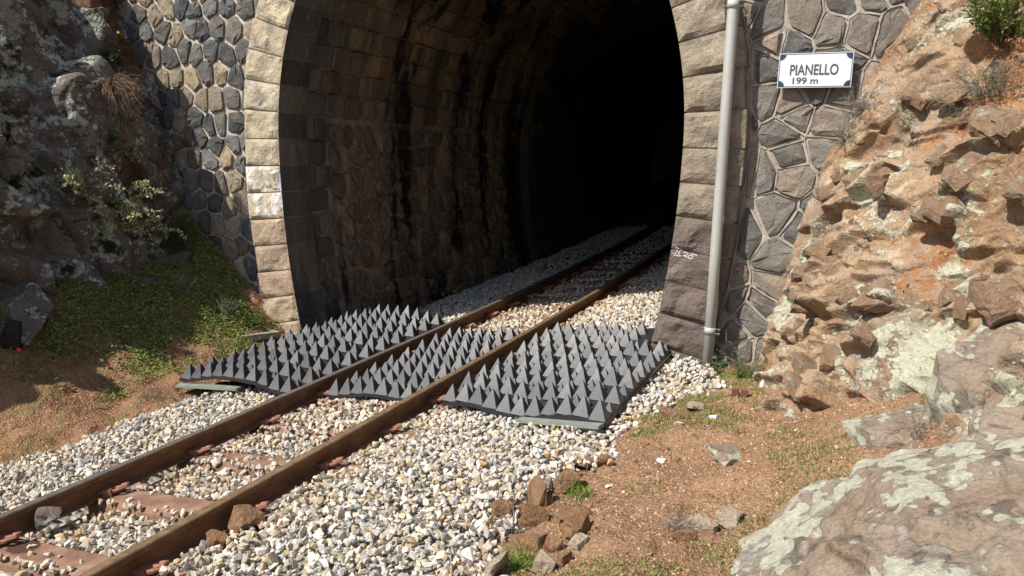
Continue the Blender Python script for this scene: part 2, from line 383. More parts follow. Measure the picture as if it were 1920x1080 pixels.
b = t.mix(.35, b, t.ramp(t.noise(45, 3), [(.3, (.75, .75, .74)), (.7, (1.12, 1.12, 1.1))]), 'MULTIPLY'); M['galv'] = t.done(b, .55, t.bump(t.noise(60, 3), .1, .003), .4, .15)
M['sign_white'] = m_flat('sign_enamel_white', (.60, .62, .645), .35, .5, var=.12, sc=6)
M['sign_navy'] = m_flat('sign_enamel_navy', (.02, .035, .075), .35, .5)
M['sign_ink'] = m_flat('sign_ink_grey', (.06, .068, .075), .4)
M['white_paint'] = m_flat('spray_white', (.66, .66, .68), .7)
M['steel_dark'] = m_flat('steel_dark', (.12, .11, .10), .5, .5, .5)
M['rust_plate'] = m_flat('rust_plate', (.19, .065, .045), .75)
M['yellow_wood'] = m_flat('plank_ochre', (.33, .20, .07), .8)
M['paper'] = m_flat('paper_white', (.8, .79, .77), .9, .1, var=.1)
M['blue_scrap'] = m_flat('blue_plastic', (.02, .07, .30), .5)
M['bag'] = m_flat('bag_black', (.012, .012, .014), .7)
M['orange'] = m_flat('bag_orange', (.62, .10, .02), .6)
def m_leaf(name, stops, trans=.25, rough=.6):
    t = NT(name); c = t.ramp(t.isl(), stops)
    t.done(c, rough, None, .3)
    tr = t.n('ShaderNodeBsdfTranslucent'); t.l(c, tr.inputs[0]); mx = t.n('ShaderNodeMixShader'); mx.inputs[0].default_value = trans
    t.l(t.p.outputs[0], mx.inputs[1]); t.l(tr.outputs[0], mx.inputs[2]); t.l(mx.outputs[0], t.out.inputs[0])
    return t.m
M['leaf_fresh'] = m_leaf('leaf_fresh', [(0, (.05, .085, .014)), (.5, (.10, .15, .028)), (.85, (.17, .21, .05)), (1, (.28, .27, .09))])
M['leaf_ground'] = m_leaf('leaf_ground', [(0, (.10, .16, .03)), (.5, (.18, .25, .05)), (.85, (.28, .30, .09)), (1, (.38, .32, .14))])
M['leaf_grey'] = m_leaf('leaf_grey', [(0, (.09, .105, .06)), (.5, (.17, .18, .12)), (.85, (.26, .26, .19)), (1, (.33, .30, .22))])
M['leaf_pale'] = m_leaf('leaf_pale', [(0, (.22, .26, .09)), (.5, (.40, .42, .20)), (.85, (.55, .54, .33)), (1, (.62, .56, .42))])
M['leaf_blue'] = m_leaf('leaf_blue', [(0, (.05, .11, .06)), (.6, (.09, .18, .10)), (1, (.16, .25, .13))])
M['leaf_dark'] = m_leaf('leaf_dark', [(0, (.02, .035, .01)), (.6, (.045, .07, .02)), (1, (.09, .11, .03))])
M['grass'] = m_leaf('grass_blade', [(0, (.10, .14, .03)), (.45, (.19, .23, .06)), (.75, (.28, .28, .10)), (.9, (.36, .29, .12)), (1, (.46, .36, .19))])
M['grass_fresh'] = m_leaf('grass_fresh', [(0, (.07, .14, .015)), (.6, (.13, .23, .03)), (1, (.24, .30, .06))])
M['dry'] = m_leaf('grass_dry', [(0, (.16, .095, .055)), (.5, (.27, .18, .11)), (1, (.42, .32, .22))])
M['dry_grey'] = m_leaf('twig_grey', [(0, (.16, .13, .11)), (.5, (.27, .23, .21)), (1, (.40, .36, .33))])
M['stem'] = m_flat('stem_brown', (.12, .08, .05), .8)
M['stem_grey'] = m_flat('stem_grey', (.22, .18, .14), .8)
M['petal'] = m_flat('petal_yellow', (.75, .42, .01), .6)

# ------------------------------------------------------------------ terrain sheets
def sheet(stations, nd, nv, drange=None):
    """Stations: (depth, [(p, z), ...]) with the same number of points each -> world grid nd x nv, and (p, dep, z)."""
    D = np.array([s[0] for s in stations], float); C = np.array([s[1] for s in stations], float)
    dd = np.linspace(D.min(), D.max(), nd) if drange is None else drange
    o = np.argsort(D); D, C = D[o], C[o]
    cc = np.stack([np.stack([np.interp(dd, D, C[:, i, j]) for j in range(2)], -1) for i in range(C.shape[1])], 1)   # nd, k, 2
    seg = np.linalg.norm(np.diff(C, axis=1), axis=-1).mean(0); cum = np.concatenate([[0], np.cumsum(seg)]); cum /= cum[-1]
    vv = np.linspace(0, 1, nv)
    k = np.clip(np.searchsorted(cum, vv, side='right') - 1, 0, len(cum) - 2); f = (vv - cum[k]) / (cum[k + 1] - cum[k])
    g = cc[:, k] * (1 - f)[None, :, None] + cc[:, k + 1] * f[None, :, None]
    for _ in range(6):    # soften the polyline's corners
        g[:, 1:-1] = .25 * g[:, :-2] + .5 * g[:, 1:-1] + .25 * g[:, 2:]
        g[1:-1] = .25 * g[:-2] + .5 * g[1:-1] + .25 * g[2:]
    W = PW(g[..., 0], np.repeat(dd[:, None], nv, 1), g[..., 1])
    return W, g, np.repeat(dd[:, None], nv, 1)
def gnormals(W):
    du = np.gradient(W, axis=0); dv = np.gradient(W, axis=1)
    n = np.cross(du, dv); return n / (np.linalg.norm(n, axis=-1, keepdims=True) + 1e-9)
BVH = []
def keep_bvh(V, F): BVH.append(BVHTree.FromPolygons([tuple(v) for v in V], [tuple(f) for f in F]))
def drop(x, y, z0=8., trees=None):
    best = None
    for b in (trees or BVH):
        h = b.ray_cast(Vector((x, y, z0)), Vector((0, 0, -1)))
        if h[0] is not None and (best is None or h[0].z > best[0].z): best = (h[0], h[1])
    return best

DIP = np.array(Euler((R(28), R(-24), R(20))).to_matrix())
def rock_relief(P, k, cell=.42, amp=.16):
    q = (P + .06 * np.stack([fbm(P * 1.7, 2, k + 50), fbm(P * 1.7, 2, k + 60), fbm(P * 1.7, 2, k + 70)], -1)) @ DIP.T
    q = q / np.array([cell * 1.5, cell, cell * .55])
    a = facet(q, k, 1.1, 42.) + .42 * facet(q * np.array([2.1, 2.1, 1.8]) + 3.3, k + 20, 1., 30.) + .14 * facet(q * np.array([4.6, 4.2, 2.6]) + 7.7, k + 40, .9, 20.)
    return amp * a + .012 * fbm(P * 6, 4, k + 80)

# right-hand rock face
st_r = [(.35, [(.75, -.3), (.86, .2), (.95, .6), (1.01, 1.03), (1.16, 1.53), (1.36, 2.1), (1.7, 2.82), (2.3, 3.4), (3.4, 4.2), (5.2, 5.0)]),
        (0, [(.75, -.3), (.86, .2), (.95, .6), (1.01, 1.03), (1.16, 1.53), (1.36, 2.1), (1.7, 2.82), (2.3, 3.4), (3.4, 4.2), (5.2, 5.0)]),
        (-.6, [(.85, -.2), (.98, .1), (1.08, .5), (1.25, .95), (1.45, 1.35), (1.7, 1.85), (2.05, 2.45), (2.7, 3.0), (3.8, 3.7), (5.4, 4.6)]),
        (-1.3, [(1.05, -.1), (1.15, .18), (1.3, .52), (1.52, .92), (1.78, 1.27), (2.1, 1.7), (2.5, 2.15), (3.1, 2.7), (4.1, 3.4), (5.6, 4.3)]),
        (-2.1, [(1.35, -.1), (1.6, .15), (1.85, .42), (2.1, .72), (2.35, 1.0), (2.65, 1.4), (3.0, 1.85), (3.6, 2.4), (4.5, 3.1), (5.8, 4.0)]),
        (-3, [(1.6, -.1), (1.9, .25), (2.15, .5), (2.4, .75), (2.7, 1.05), (3.0, 1.35), (3.4, 1.8), (4.0, 2.2), (4.9, 2.9), (6.2, 3.8)]),
        (-4.5, [(2.0, -.1), (2.3, .3), (2.55, .55), (2.8, .8), (3.1, 1.1), (3.4, 1.4), (3.8, 1.8), (4.4, 2.2), (5.3, 2.9), (6.6, 3.8)]),
        (-7, [(2.4, -.1), (2.7, .3), (3.0, .6), (3.3, .9), (3.6, 1.2), (4.0, 1.6), (4.4, 2.0), (5.0, 2.4), (5.9, 3.1), (7.2, 4.0)])]
dd = np.concatenate([np.linspace(-7, -3.4, 60)[:-1], np.linspace(-3.4, .35, 340)])
W, g, dgr = sheet(st_r, 0, 520, dd)
nr = gnormals(W)
if nr[..., 2].mean() < 0: nr = -nr
P = W.reshape(-1, 3); Nn = nr.reshape(-1, 3)
relief = rock_relief(P, 3, .40, .125) - .02
# soil lies in the hollows and on the upper, gentler slope
zz = P[:, 2]; slope = Nn[:, 2]
soil = np.clip(.30 + .9 * (-relief / .15) * .32 + 1.2 * (slope - .60) + .30 * fbm(P * 1.3, 3, 91) + .35 * np.clip((zz - 1.75) / 1.0, -1, 1) * .6, 0, 1)
ramp_in = np.clip((.25 - dgr.reshape(-1)) / .9, .12, 1)
disp = relief * (1 - .75 * np.clip((soil - .35) / .3, 0, 1)) * ramp_in + np.clip((soil - .4) / .3, 0, 1) * .03 * fbm(P * 9, 4, 33)
Vr = P + Nn * disp[:, None]
Fr = grid_faces(len(dd), 520)[:, ::-1]
face_r = mk('rock_face', Vr, Fr, M['rock_right'], org=tuple(PW(1.2, -.8, .4)), col={'soil': soil})
tag(face_r, 'ochre fractured rock face with pale lichen rising beside the portal', kind='structure')
keep_bvh(Vr, Fr); B_ROCKR = BVH[-1]

# dirt slope on the right
st_s = [(.3, [(-.6, -.35), (.1, -.06), (.5, .02), (.8, .1), (1.1, .2), (1.6, .5), (2.4, 1.)]),
        (-1, [(-.3, -.35), (.35, .03), (.6, .08), (.85, .13), (1.1, .2), (1.6, .45), (2.4, 1.)]),
        (-2, [(-.3, -.35), (.30, .02), (.6, .10), (.95, .18), (1.35, .27), (1.9, .55), (2.6, .95)]),
        (-3, [(-.5, -.35), (.14, -.02), (.45, .04), (.8, .11), (1.2, .18), (1.9, .40), (2.6, .7)]),
        (-4.5, [(-.4, -.35), (.2, -.03), (.5, .02), (.9, .08), (1.4, .17), (2.2, .4), (3.0, .7)]),
        (-9, [(-.2, -.35), (.3, -.06), (.8, .0), (1.4, .1), (2., .3), (2.8, .6), (3.6, .9)])]
dd = np.concatenate([np.linspace(-9, -4, 50)[:-1], np.linspace(-4, .3, 200)])
W, g, dgr = sheet(st_s, 0, 170, dd); P = W.reshape(-1, 3)
h = .035 * fbm(P * np.array([2.2, 2.2, 0]), 4, 11) + .012 * fbm(P * np.array([14, 14, 0]), 3, 17)
Vs = P + np.array([0, 0, 1]) * h[:, None]; Fs = grid_faces(len(dd), 170)[:, ::-1]
tag(mk('dirt_slope', Vs, Fs, M['soil'], smooth=True, org=tuple(PW(.9, -2.5, .1))), 'red brown dirt slope between the ballast and the right rock', kind='structure')
keep_bvh(Vs, Fs); B_DIRT = BVH[-1]

# lichened boulder in the right foreground
st_b = [(-2.3, [(1.75, -.1), (1.8, .05), (2.05, .25), (2.4, .42), (2.9, .6), (3.6, .8)]),
        (-2.62, [(1.45, -.1), (1.5, .14), (1.8, .44), (2.2, .74), (2.7, .97), (3.5, 1.2)]),
        (-2.9, [(1.25, -.1), (1.32, .17), (1.65, .47), (2.05, .74), (2.55, .96), (3.4, 1.18)]),
        (-3.2, [(1.17, -.1), (1.25, .16), (1.6, .43), (2.0, .68), (2.5, .9), (3.3, 1.12)]),
        (-3.7, [(1.2, -.1), (1.28, .13), (1.55, .33), (1.9, .52), (2.4, .73), (3.2, .95)]),
        (-4.3, [(1.25, -.1), (1.35, .03), (1.55, .18), (1.9, .35), (2.4, .55), (3.2, .8)]),
        (-4.8, [(1.5, -.2), (1.55, -.1), (1.7, -.05), (2.0, .1), (2.4, .3), (3.2, .5)])]
NB_, MB_ = 300, 270
W, g, dgr = sheet(st_b, NB_, MB_); nb_ = gnormals(W)
if nb_[..., 2].mean() < 0: nb_ = -nb_
P = W.reshape(-1, 3); rl = .055 * facet(P @ DIP.T / np.array([.75, .6, .3]), 231, 1., 40.) + .018 * facet(P @ DIP.T / np.array([.28, .22, .12]), 241, .9, 30.) + .03 * fbm(P * 1.8, 6, 5, .55)
sb = np.clip(.12 + .8 * np.maximum(0, fbm(P * 1.2, 3, 44)) - 3 * rl, 0, 1) * (np.clip((PD(P)[0] - 1.9) / .5, 0, 1))
Vb = P + nb_.reshape(-1, 3) * rl[:, None]; Fb = grid_faces(NB_, MB_)
nb0 = NB_ * MB_      # close the underside
rim = np.concatenate([np.arange(MB_), np.arange(1, NB_) * MB_ + MB_ - 1, (NB_ - 1) * MB_ + np.arange(MB_ - 2, -1, -1), np.arange(NB_ - 2, 0, -1) * MB_])
low = Vb[rim].copy(); low[:, 2] = -.4
Vall = np.concatenate([Vb, low]); m = len(rim); i = np.arange(m); j = (i + 1) % m
Fall = np.concatenate([Fb, np.stack([rim[i], rim[j], nb0 + j, nb0 + i], -1)])
bo = mk('boulder', Vall, Fall, M['boulder'], org=tuple(PW(2, -3.2, .2)), col={'soil': np.concatenate([sb, np.zeros(m)])})
tag(bo, 'large pinkish grey boulder crusted with pale green lichen in the right foreground', 'boulder')
keep_bvh(Vb, Fb); B_BOULDER = BVH[-1]

# left bank of soil, left rock face
st_l = [(.35, [(-2.6, -.9), (-3.7, -.50), (-4.0, -.32), (-4.25, -.14), (-4.9, .36), (-5.6, .95), (-6.4, 1.2)]),
        (0, [(-2.6, -.9), (-3.7, -.50), (-4.0, -.32), (-4.25, -.14), (-4.9, .36), (-5.6, .95), (-6.4, 1.2)]),
        (-.8, [(-2.6, -.9), (-3.55, -.48), (-4.0, -.30), (-4.45, -.05), (-5.0, .34), (-5.5, .55), (-6.4, .7)]),
        (-1.7, [(-2.6, -.9), (-3.5, -.48), (-4.05, -.38), (-4.5, -.13), (-5.1, .36), (-5.6, .5), (-6.4, .6)]),
        (-2.5, [(-2.6, -.9), (-3.48, -.49), (-4.05, -.42), (-4.6, -.17), (-5.1, .32), (-5.6, .45), (-6.4, .5)]),
        (-4, [(-2.6, -.9), (-3.48, -.52), (-4.05, -.5), (-4.6, -.4), (-5.2, -.05), (-5.7, .3), (-6.4, .4)]),
        (-9, [(-2.6, -.9), (-3.48, -.6), (-4.05, -.6), (-4.6, -.55), (-5.2, -.3), (-5.7, .1), (-6.4, .3)])]
dd = np.concatenate([np.linspace(-9, -4, 40)[:-1], np.linspace(-4, .35, 190)])
W, g, dgr = sheet(st_l, 0, 170, dd); P = W.reshape(-1, 3)
h = .06 * fbm(P * np.array([1.7, 1.7, 1.2]), 4, 21) + .03 * facet(P * 4.5, 25, .8) * .6 + .012 * fbm(P * 13, 3, 27)
Vl = P + np.array([0, 0, 1.]) * h[:, None]; Fl = grid_faces(len(dd), 170)
tag(mk('dirt_bank', Vl, Fl, M['soil_left'], org=tuple(PW(-4.4, -1.5, -.2))), 'red earth bank left of the track', kind='structure')
keep_bvh(Vl, Fl); B_BANK = BVH[-1]
st_k = [(.4, [(-4.7, -.2), (-5.25, .50), (-5.62, 1.05), (-5.66, 1.83), (-6.0, 2.5), (-6.5, 3.3), (-7.0, 4.2), (-7.6, 5.4), (-9.2, 6.2)]),
        (0, [(-4.7, -.2), (-5.25, .50), (-5.62, 1.05), (-5.66, 1.83), (-6.0, 2.5), (-6.5, 3.3), (-7.0, 4.2), (-7.6, 5.4), (-9.2, 6.2)]),
        (-.7, [(-5.0, .0), (-5.2, .55), (-5.5, 1.1), (-5.55, 1.8), (-5.85, 2.5), (-6.3, 3.2), (-6.8, 3.8), (-7.4, 4.3), (-9.2, 5.0)]),
        (-1.6, [(-5.05, .0), (-5.2, .5), (-5.4, 1.0), (-5.5, 1.7), (-5.75, 2.5), (-6.1, 3.15), (-6.5, 3.5), (-7.1, 3.9), (-8.8, 4.6)]),
        (-2.6, [(-5.05, -.1), (-5.15, .4), (-5.3, .9), (-5.45, 1.6), (-5.65, 2.3), (-5.95, 2.9), (-6.3, 3.2), (-6.9, 3.6), (-8.6, 4.4)]),
        (-4.5, [(-5.3, -.3), (-5.4, .3), (-5.5, .9), (-5.55, 1.6), (-5.7, 2.2), (-5.95, 2.6), (-6.3, 2.9), (-6.9, 3.3), (-8.6, 4.2)]),
        (-9, [(-5.5, -.4), (-5.6, .3), (-5.7, .9), (-5.75, 1.6), (-5.85, 2.2), (-6.1, 2.6), (-6.4, 2.9), (-7.0, 3.3), (-8.6, 4.2)])]
dd = np.concatenate([np.linspace(-9, -3.6, 60)[:-1], np.linspace(-3.6, .4, 240)])
W, g, dgr = sheet(st_k, 0, 360, dd); nl = gnormals(W)
if (nl @ E).mean() < 0: nl = -nl
P = W.reshape(-1, 3); rl = rock_relief(P, 400, .78, .22)
sl = np.clip(.15 - 1.5 * rl + .4 * fbm(P * 1.5, 3, 55), 0, 1)
Vk = P + nl.reshape(-1, 3) * (rl * np.clip((.45 - dgr.reshape(-1)) / .4, .2, 1))[:, None]; Fk = grid_faces(len(dd), 360)
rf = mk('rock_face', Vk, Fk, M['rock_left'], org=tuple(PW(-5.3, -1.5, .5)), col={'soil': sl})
tag(rf, 'dark shaded rock face with whitish lichen left of the portal', kind='structure')
keep_bvh(Vk, Fk); B_ROCKL = BVH[-1]

# ground far and wide, hill over the tunnel
gx = np.array([-150, 150.]); Vg = [(-150, -150, -1.15), (150, -150, -1.15), (150, 150, -1.15), (-150, 150, -1.15)]
tag(mk('ground', Vg, [(0, 1, 2, 3)], M['hill']), 'ground under the whole place', kind='structure')
pp = np.linspace(-16, 14, 40); dd = np.linspace(.45, 40, 40); PPg, DDg = np.meshgrid(pp, dd, indexing='ij')
Zh = 6.2 + .32 * DDg + .8 * fbm(np.stack([PPg * .2, DDg * .2, 0 * PPg], -1).reshape(-1, 3), 4, 71).reshape(PPg.shape) * np.clip(DDg / 6, 0, 1)
tag(mk('hill', PW(PPg, DDg, Zh).reshape(-1, 3), grid_faces(40, 40), M['hill'], smooth=True), 'hillside over the tunnel', kind='structure')
# earth shoulders either side, carrying the cliffs back up to the hill
for sgn, p0, zc in ((-1, -8.4, 4.6), (1, 6.4, 4.2)):
    pp = p0 + sgn * np.linspace(0, 10, 12) - (0 if sgn < 0 else .4); dd = np.linspace(-9, .44, 20); A_, B_ = np.meshgrid(pp, dd, indexing='ij')
    Zq = zc - .35 + .18 * np.abs(A_ - p0) + .3 * fbm(np.stack([A_ * .4, B_ * .4, 0 * A_], -1).reshape(-1, 3), 3, 75).reshape(A_.shape)
    tag(mk('hill', PW(A_, B_, Zq).reshape(-1, 3), grid_faces(12, 20), M['hill'], smooth=True), 'earth shoulder above the cutting', kind='structure')

# ------------------------------------------------------------------ tunnel: profile, lining, portal wall
PC, ZC, HA, HB = -1.965, 1.85, 2.105, 2.65
def profile(n_side=40, n_arch=120, zb=-.75):
    z = np.linspace(zb, ZC, n_side, endpoint=False); l = HA - (ZC - z) ** 2 / (2 * 8.5)
    a = np.linspace(math.pi, 0, n_arch)
    pts = np.concatenate([np.stack([-l, z], -1), np.stack([HA * np.cos(a), ZC + HB * np.sin(a)], -1), np.stack([l, z], -1)[::-1]])
    return pts
PROF = profile(); PLEN = np.concatenate([[0], np.cumsum(np.linalg.norm(np.diff(PROF, axis=0), axis=1))])
def prof(gl):
    """girth -> lateral, z, outward normal (lateral, z)"""
    gl = np.asarray(gl, float)
    l = np.interp(gl, PLEN, PROF[:, 0]); z = np.interp(gl, PLEN, PROF[:, 1])
    l2 = np.interp(gl + .02, PLEN, PROF[:, 0]) - np.interp(gl - .02, PLEN, PROF[:, 0]); z2 = np.interp(gl + .02, PLEN, PROF[:, 1]) - np.interp(gl - .02, PLEN, PROF[:, 1])
    q = np.hypot(l2, z2) + 1e-9
    return l, z, -z2 / q, l2 / q
_pc = PW(PC, 0, 0); S_P = float(track_sl(_pc[0], _pc[1])[0]); L_P = float(track_sl(_pc[0], _pc[1])[1])
def TUN(gl, d, h):
    """Point of the lining: girth GL, depth D into the hill, H proud of the intrados (towards the track)."""
    gl, d, h = np.broadcast_arrays(np.asarray(gl, float), np.asarray(d, float), np.asarray(h, float))
    l, z, nx, nz = prof(gl)
    l = l - nx * h; z = z - nz * h
    x, y, th = TWh(S_P + d, 0.)
    w = np.clip(1 - d / 1.6, 0, 1); th = th * (1 - w) + TH * w
    lat = l + L_P
    return np.stack([x + lat * np.cos(th), y - lat * np.sin(th), z], -1)

lin = thing('tunnel', tuple(PW(PC, .5, -.3)), 'dark stone lined railway tunnel receding behind the portal', 'tunnel')
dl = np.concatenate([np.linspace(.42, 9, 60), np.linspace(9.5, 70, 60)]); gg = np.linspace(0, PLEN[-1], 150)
DG, GG = np.meshgrid(dl, gg, indexing='ij')
Wl = TUN(GG, DG, -.03 + .012 * fbm(np.stack([DG * 3, GG * 3, 0 * DG], -1).reshape(-1, 3), 3, 88).reshape(DG.shape))
mk('lining', Wl[:50].reshape(-1, 3), grid_faces(50, 150), M['lining_sheet'], lin, smooth=True)
mk('deep_lining', Wl[49:].reshape(-1, 3), grid_faces(len(dl) - 49, 150), M['lining_deep'], lin, smooth=True)  # the run further in, given the darker base colour
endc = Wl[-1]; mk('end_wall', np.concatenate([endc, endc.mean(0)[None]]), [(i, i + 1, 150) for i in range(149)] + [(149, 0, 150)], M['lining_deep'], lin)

# --- polygon stones
def clip_poly(poly, a, b, c):
    """keep a*x + b*y <= c"""
    out = []; n = len(poly)
    for i in range(n):
        p, q = poly[i], poly[(i + 1) % n]; fp, fq = a * p[0] + b * p[1] - c, a * q[0] + b * q[1] - c
        if fp <= 0: out.append(p)
        if (fp < 0 < fq) or (fq < 0 < fp):
            t_ = fp / (fp - fq); out.append((p[0] + t_ * (q[0] - p[0]), p[1] + t_ * (q[1] - p[1])))
    return out
def voronoi(pts, box, lloyd=1):
    pts = np.array(pts, float); x0, x1, y0, y1 = box
    for it in range(lloyd + 1):
        cells = []
        for i, p in enumerate(pts):
            d = ((pts - p) ** 2).sum(1); nb = np.argsort(d)[1:22]
            poly = [(x0, y0), (x1, y0), (x1, y1), (x0, y1)]
            for j in nb:
                q = pts[j]; poly = clip_poly(poly, q[0] - p[0], q[1] - p[1], (q @ q - p @ p) / 2)
                if len(poly) < 3: break
            cells.append(poly)
        if it < lloyd:
            for i, c in enumerate(cells):
                if len(c) >= 3: pts[i] = .3 * pts[i] + .7 * np.mean(c, 0)
    return cells
def area(poly):
    p = np.array(poly); return .5 * np.sum(p[:, 0] * np.roll(p[:, 1], -1) - p[:, 1] * np.roll(p[:, 0], -1))
def inset(poly, gap):
    out = poly; n = len(poly); 
    for i in range(n):
        p, q = poly[i], poly[(i + 1) % n]; ex, ey = q[0] - p[0], q[1] - p[1]; L_ = math.hypot(ex, ey)
        if L_ < 1e-6: continue
        a, b = ey / L_, -ex / L_      # outward for CCW
        out = clip_poly(out, a, b, a * p[0] + b * p[1] - gap)
        if len(out) < 3: return []
    return out
def chaikin(poly, f=.25):
    out = []; n = len(poly)
    for i in range(n):
        p, q = np.array(poly[i]), np.array(poly[(i + 1) % n]); out += [tuple(p + f * (q - p)), tuple(p + (1 - f) * (q - p))]
    return out
def merge_short(poly, mn):
    out = []
    for p in poly:
        if not out or math.hypot(p[0] - out[-1][0], p[1] - out[-1][1]) > mn: out.append(p)
    if len(out) > 3 and math.hypot(out[0][0] - out[-1][0], out[0][1] - out[-1][1]) < mn: out.pop()
    return out
def poly_stone(poly, mapf, gap, H, mats, parent, name='stone', rough=.012, seed=0, f=.22, base=-.02, lab=None):
    if area(poly) < 0: poly = poly[::-1]
    q = inset(poly, gap)
    if len(q) < 3: return None
    q = merge_short(q, .03)
    if len(q) < 3 or abs(area(q)) < .0025: return None
    q = chaikin(q, f); n = len(q); q = np.array(q); c = q.mean(0); rg = np.random.default_rng(seed)
    q = q + rg.normal(0, .004, q.shape)
    r0 = q; r1 = c + (q - c) * .95; r2 = c + (q - c) * .62 + rg.normal(0, .008, q.shape)
    tilt = rg.normal(0, .04, 2)
    def hh(pt, h): return h + (pt - c) @ tilt * min(1, h / max(H, 1e-4)) + rg.normal(0, rough, len(pt)) * (h > .003)
    XY = np.concatenate([r0, r1, r2, c[None]]); Hh = np.concatenate([np.full(n, base), hh(r1, H * .62), hh(r2, H), [H * 1.05 + rg.normal(0, rough)]])
    Wd = mapf(XY[:, 0], XY[:, 1], Hh)
    F = []
    for a in range(2):
        for i in range(n): F.append((a * n + i, a * n + (i + 1) % n, (a + 1) * n + (i + 1) % n, (a + 1) * n + i))
    for i in range(n): F.append((2 * n + i, 2 * n + (i + 1) % n, 3 * n))
    o = mk(name, Wd, F, mats, parent)
    if lab: o['label'] = lab
    return o

# --- lining stones on the wall the camera sees (left), from the base upward
def lin_map(x, y, h): return TUN(y, x, h - .012)
G0 = float(np.interp(-.40, PROF[:40, 1], PLEN[:40]))     # girth at the ballast
GSPR = G0 + 2.42                                          # where the coursed blocks begin
rg = np.random.default_rng(11)
pts = []
nx, ny = 23, 9
for i in range(nx):
    for j in range(ny):
        pts.append((.95 + (i + .5 + rg.uniform(-.36, .36)) * 5.9 / nx, G0 - .15 + (j + .5 + rg.uniform(-.36, .36)) * (GSPR - G0 + .15) / ny))
for k, c in enumerate(voronoi(pts, (.93, 6.9, G0 - .2, GSPR), 0)):
    if len(c) >= 3: poly_stone(c, lin_map, .017, .026, M['lining_stone'], lin, 'stone', .011, 500 + k)
# toothed first blocks behind the ring (running bond), then courses above the rubble
k = 0; CH = .262
ycs = np.arange(G0 - .15, G0 + 6.4, CH)
for r_, y in enumerate(ycs):
    if y < GSPR - .1:
        x1 = .62 if r_ % 2 else .86
        cells = [(.44, x1)]
        if x1 < .8 and y > G0 + .2: cells.append((x1, .93))
    else:
        cells = []; x = .44 + (.0 if r_ % 2 else .0); first = True
        lim = 7.2 + 1.2 * math.sin(r_ * 2.1)
        while x < lim:
            wd = (.24 if (first and r_ % 2) else .36) + rg.uniform(-.07, .10); cells.append((x, x + wd)); x += wd; first = False
    for a_, b_ in cells:
        e_ = rg.uniform(-.008, .008, 4)
        poly_stone([(a_, y + e_[0]), (b_, y + e_[1]), (b_, y + CH + e_[2]), (a_, y + CH + e_[3])], lin_map, .008, .022, M['lining_stone'] if a_ > .7 else M['ring_soot'], lin, 'block', .006, 900 + k, f=.1); k += 1

# --- portal
portal = thing('tunnel_portal', tuple(PW(PC, 0, -.3)), 'stone tunnel portal with a horseshoe arch of rough cut blocks', 'tunnel portal')
RW = .47                                                  # ring width
def ring_pt(gl, r, d):
    l, z, nx, nz = prof(gl); return PW(PC + l + nx * r, d, z + nz * r)
# mortar backing, recessed behind the ring, cut out along the arch
DEPW = .13
gq = np.linspace(0, PLEN[-1], 90); l_, z_, nx_, nz_ = prof(gq)
inner = np.stack([PC + l_ + nx_ * .30, z_ + nz_ * .30], -1)
ctr = np.array([PC, ZC]); rays = inner - ctr
def to_box(d_):
    tx = ((4.6 - ctr[0]) / d_[0] if d_[0] > 0 else (-9.6 - ctr[0]) / d_[0]) if abs(d_[0]) > 1e-6 else 9e9
    tz = ((6.3 - ctr[1]) / d_[1] if d_[1] > 0 else (-1.1 - ctr[1]) / d_[1]) if abs(d_[1]) > 1e-6 else 9e9
    return min(tx, tz)
outer = np.array([ctr + r_ * to_box(r_) for r_ in rays])
for which, sel, mt in (('mortar', inner[:, 0] < PC + .02, M['mortar']), ('mortar', inner[:, 0] > PC - .1, M['mortar_right'])):
    idx = np.where(sel)[0]; nn_ = 70; tt = np.linspace(0, 1, nn_)
    G_ = inner[idx][:, None] * (1 - tt)[None, :, None] + outer[idx][:, None] * tt[None, :, None]
    if mt is M['mortar_right']:
        corner = np.array([4.6, 6.3])
    nz__ = .010 * fbm(np.stack([G_[..., 0] * 7, G_[..., 1] * 7, 0 * G_[..., 0]], -1).reshape(-1, 3), 4, 61).reshape(G_.shape[:2])
    off = .004 if mt is M['mortar_right'] else 0
    mk('mortar', PW(G_[..., 0], DEPW + nz__ + off, G_[..., 1]).reshape(-1, 3), grid_faces(len(idx), nn_), mt, portal, smooth=True)
# wall body behind the mortar
MBk = MB()
lo_ = ring_pt(gq, .25, .47); ob_ = PW(outer[:, 0], .47, outer[:, 1]); MBk.add(np.concatenate([lo_, ob_]), [(i, i + 1, 90 + i + 1, 90 + i) for i in range(89)])
MBk.build('wall_core', M['mortar'], portal)
cp = MB(); cp.box(PW(-2.5, .2, 6.35), E, NI, (0, 0, 1), 7.2, .35, .12); cp.build('coping', M['vou_right'], portal)

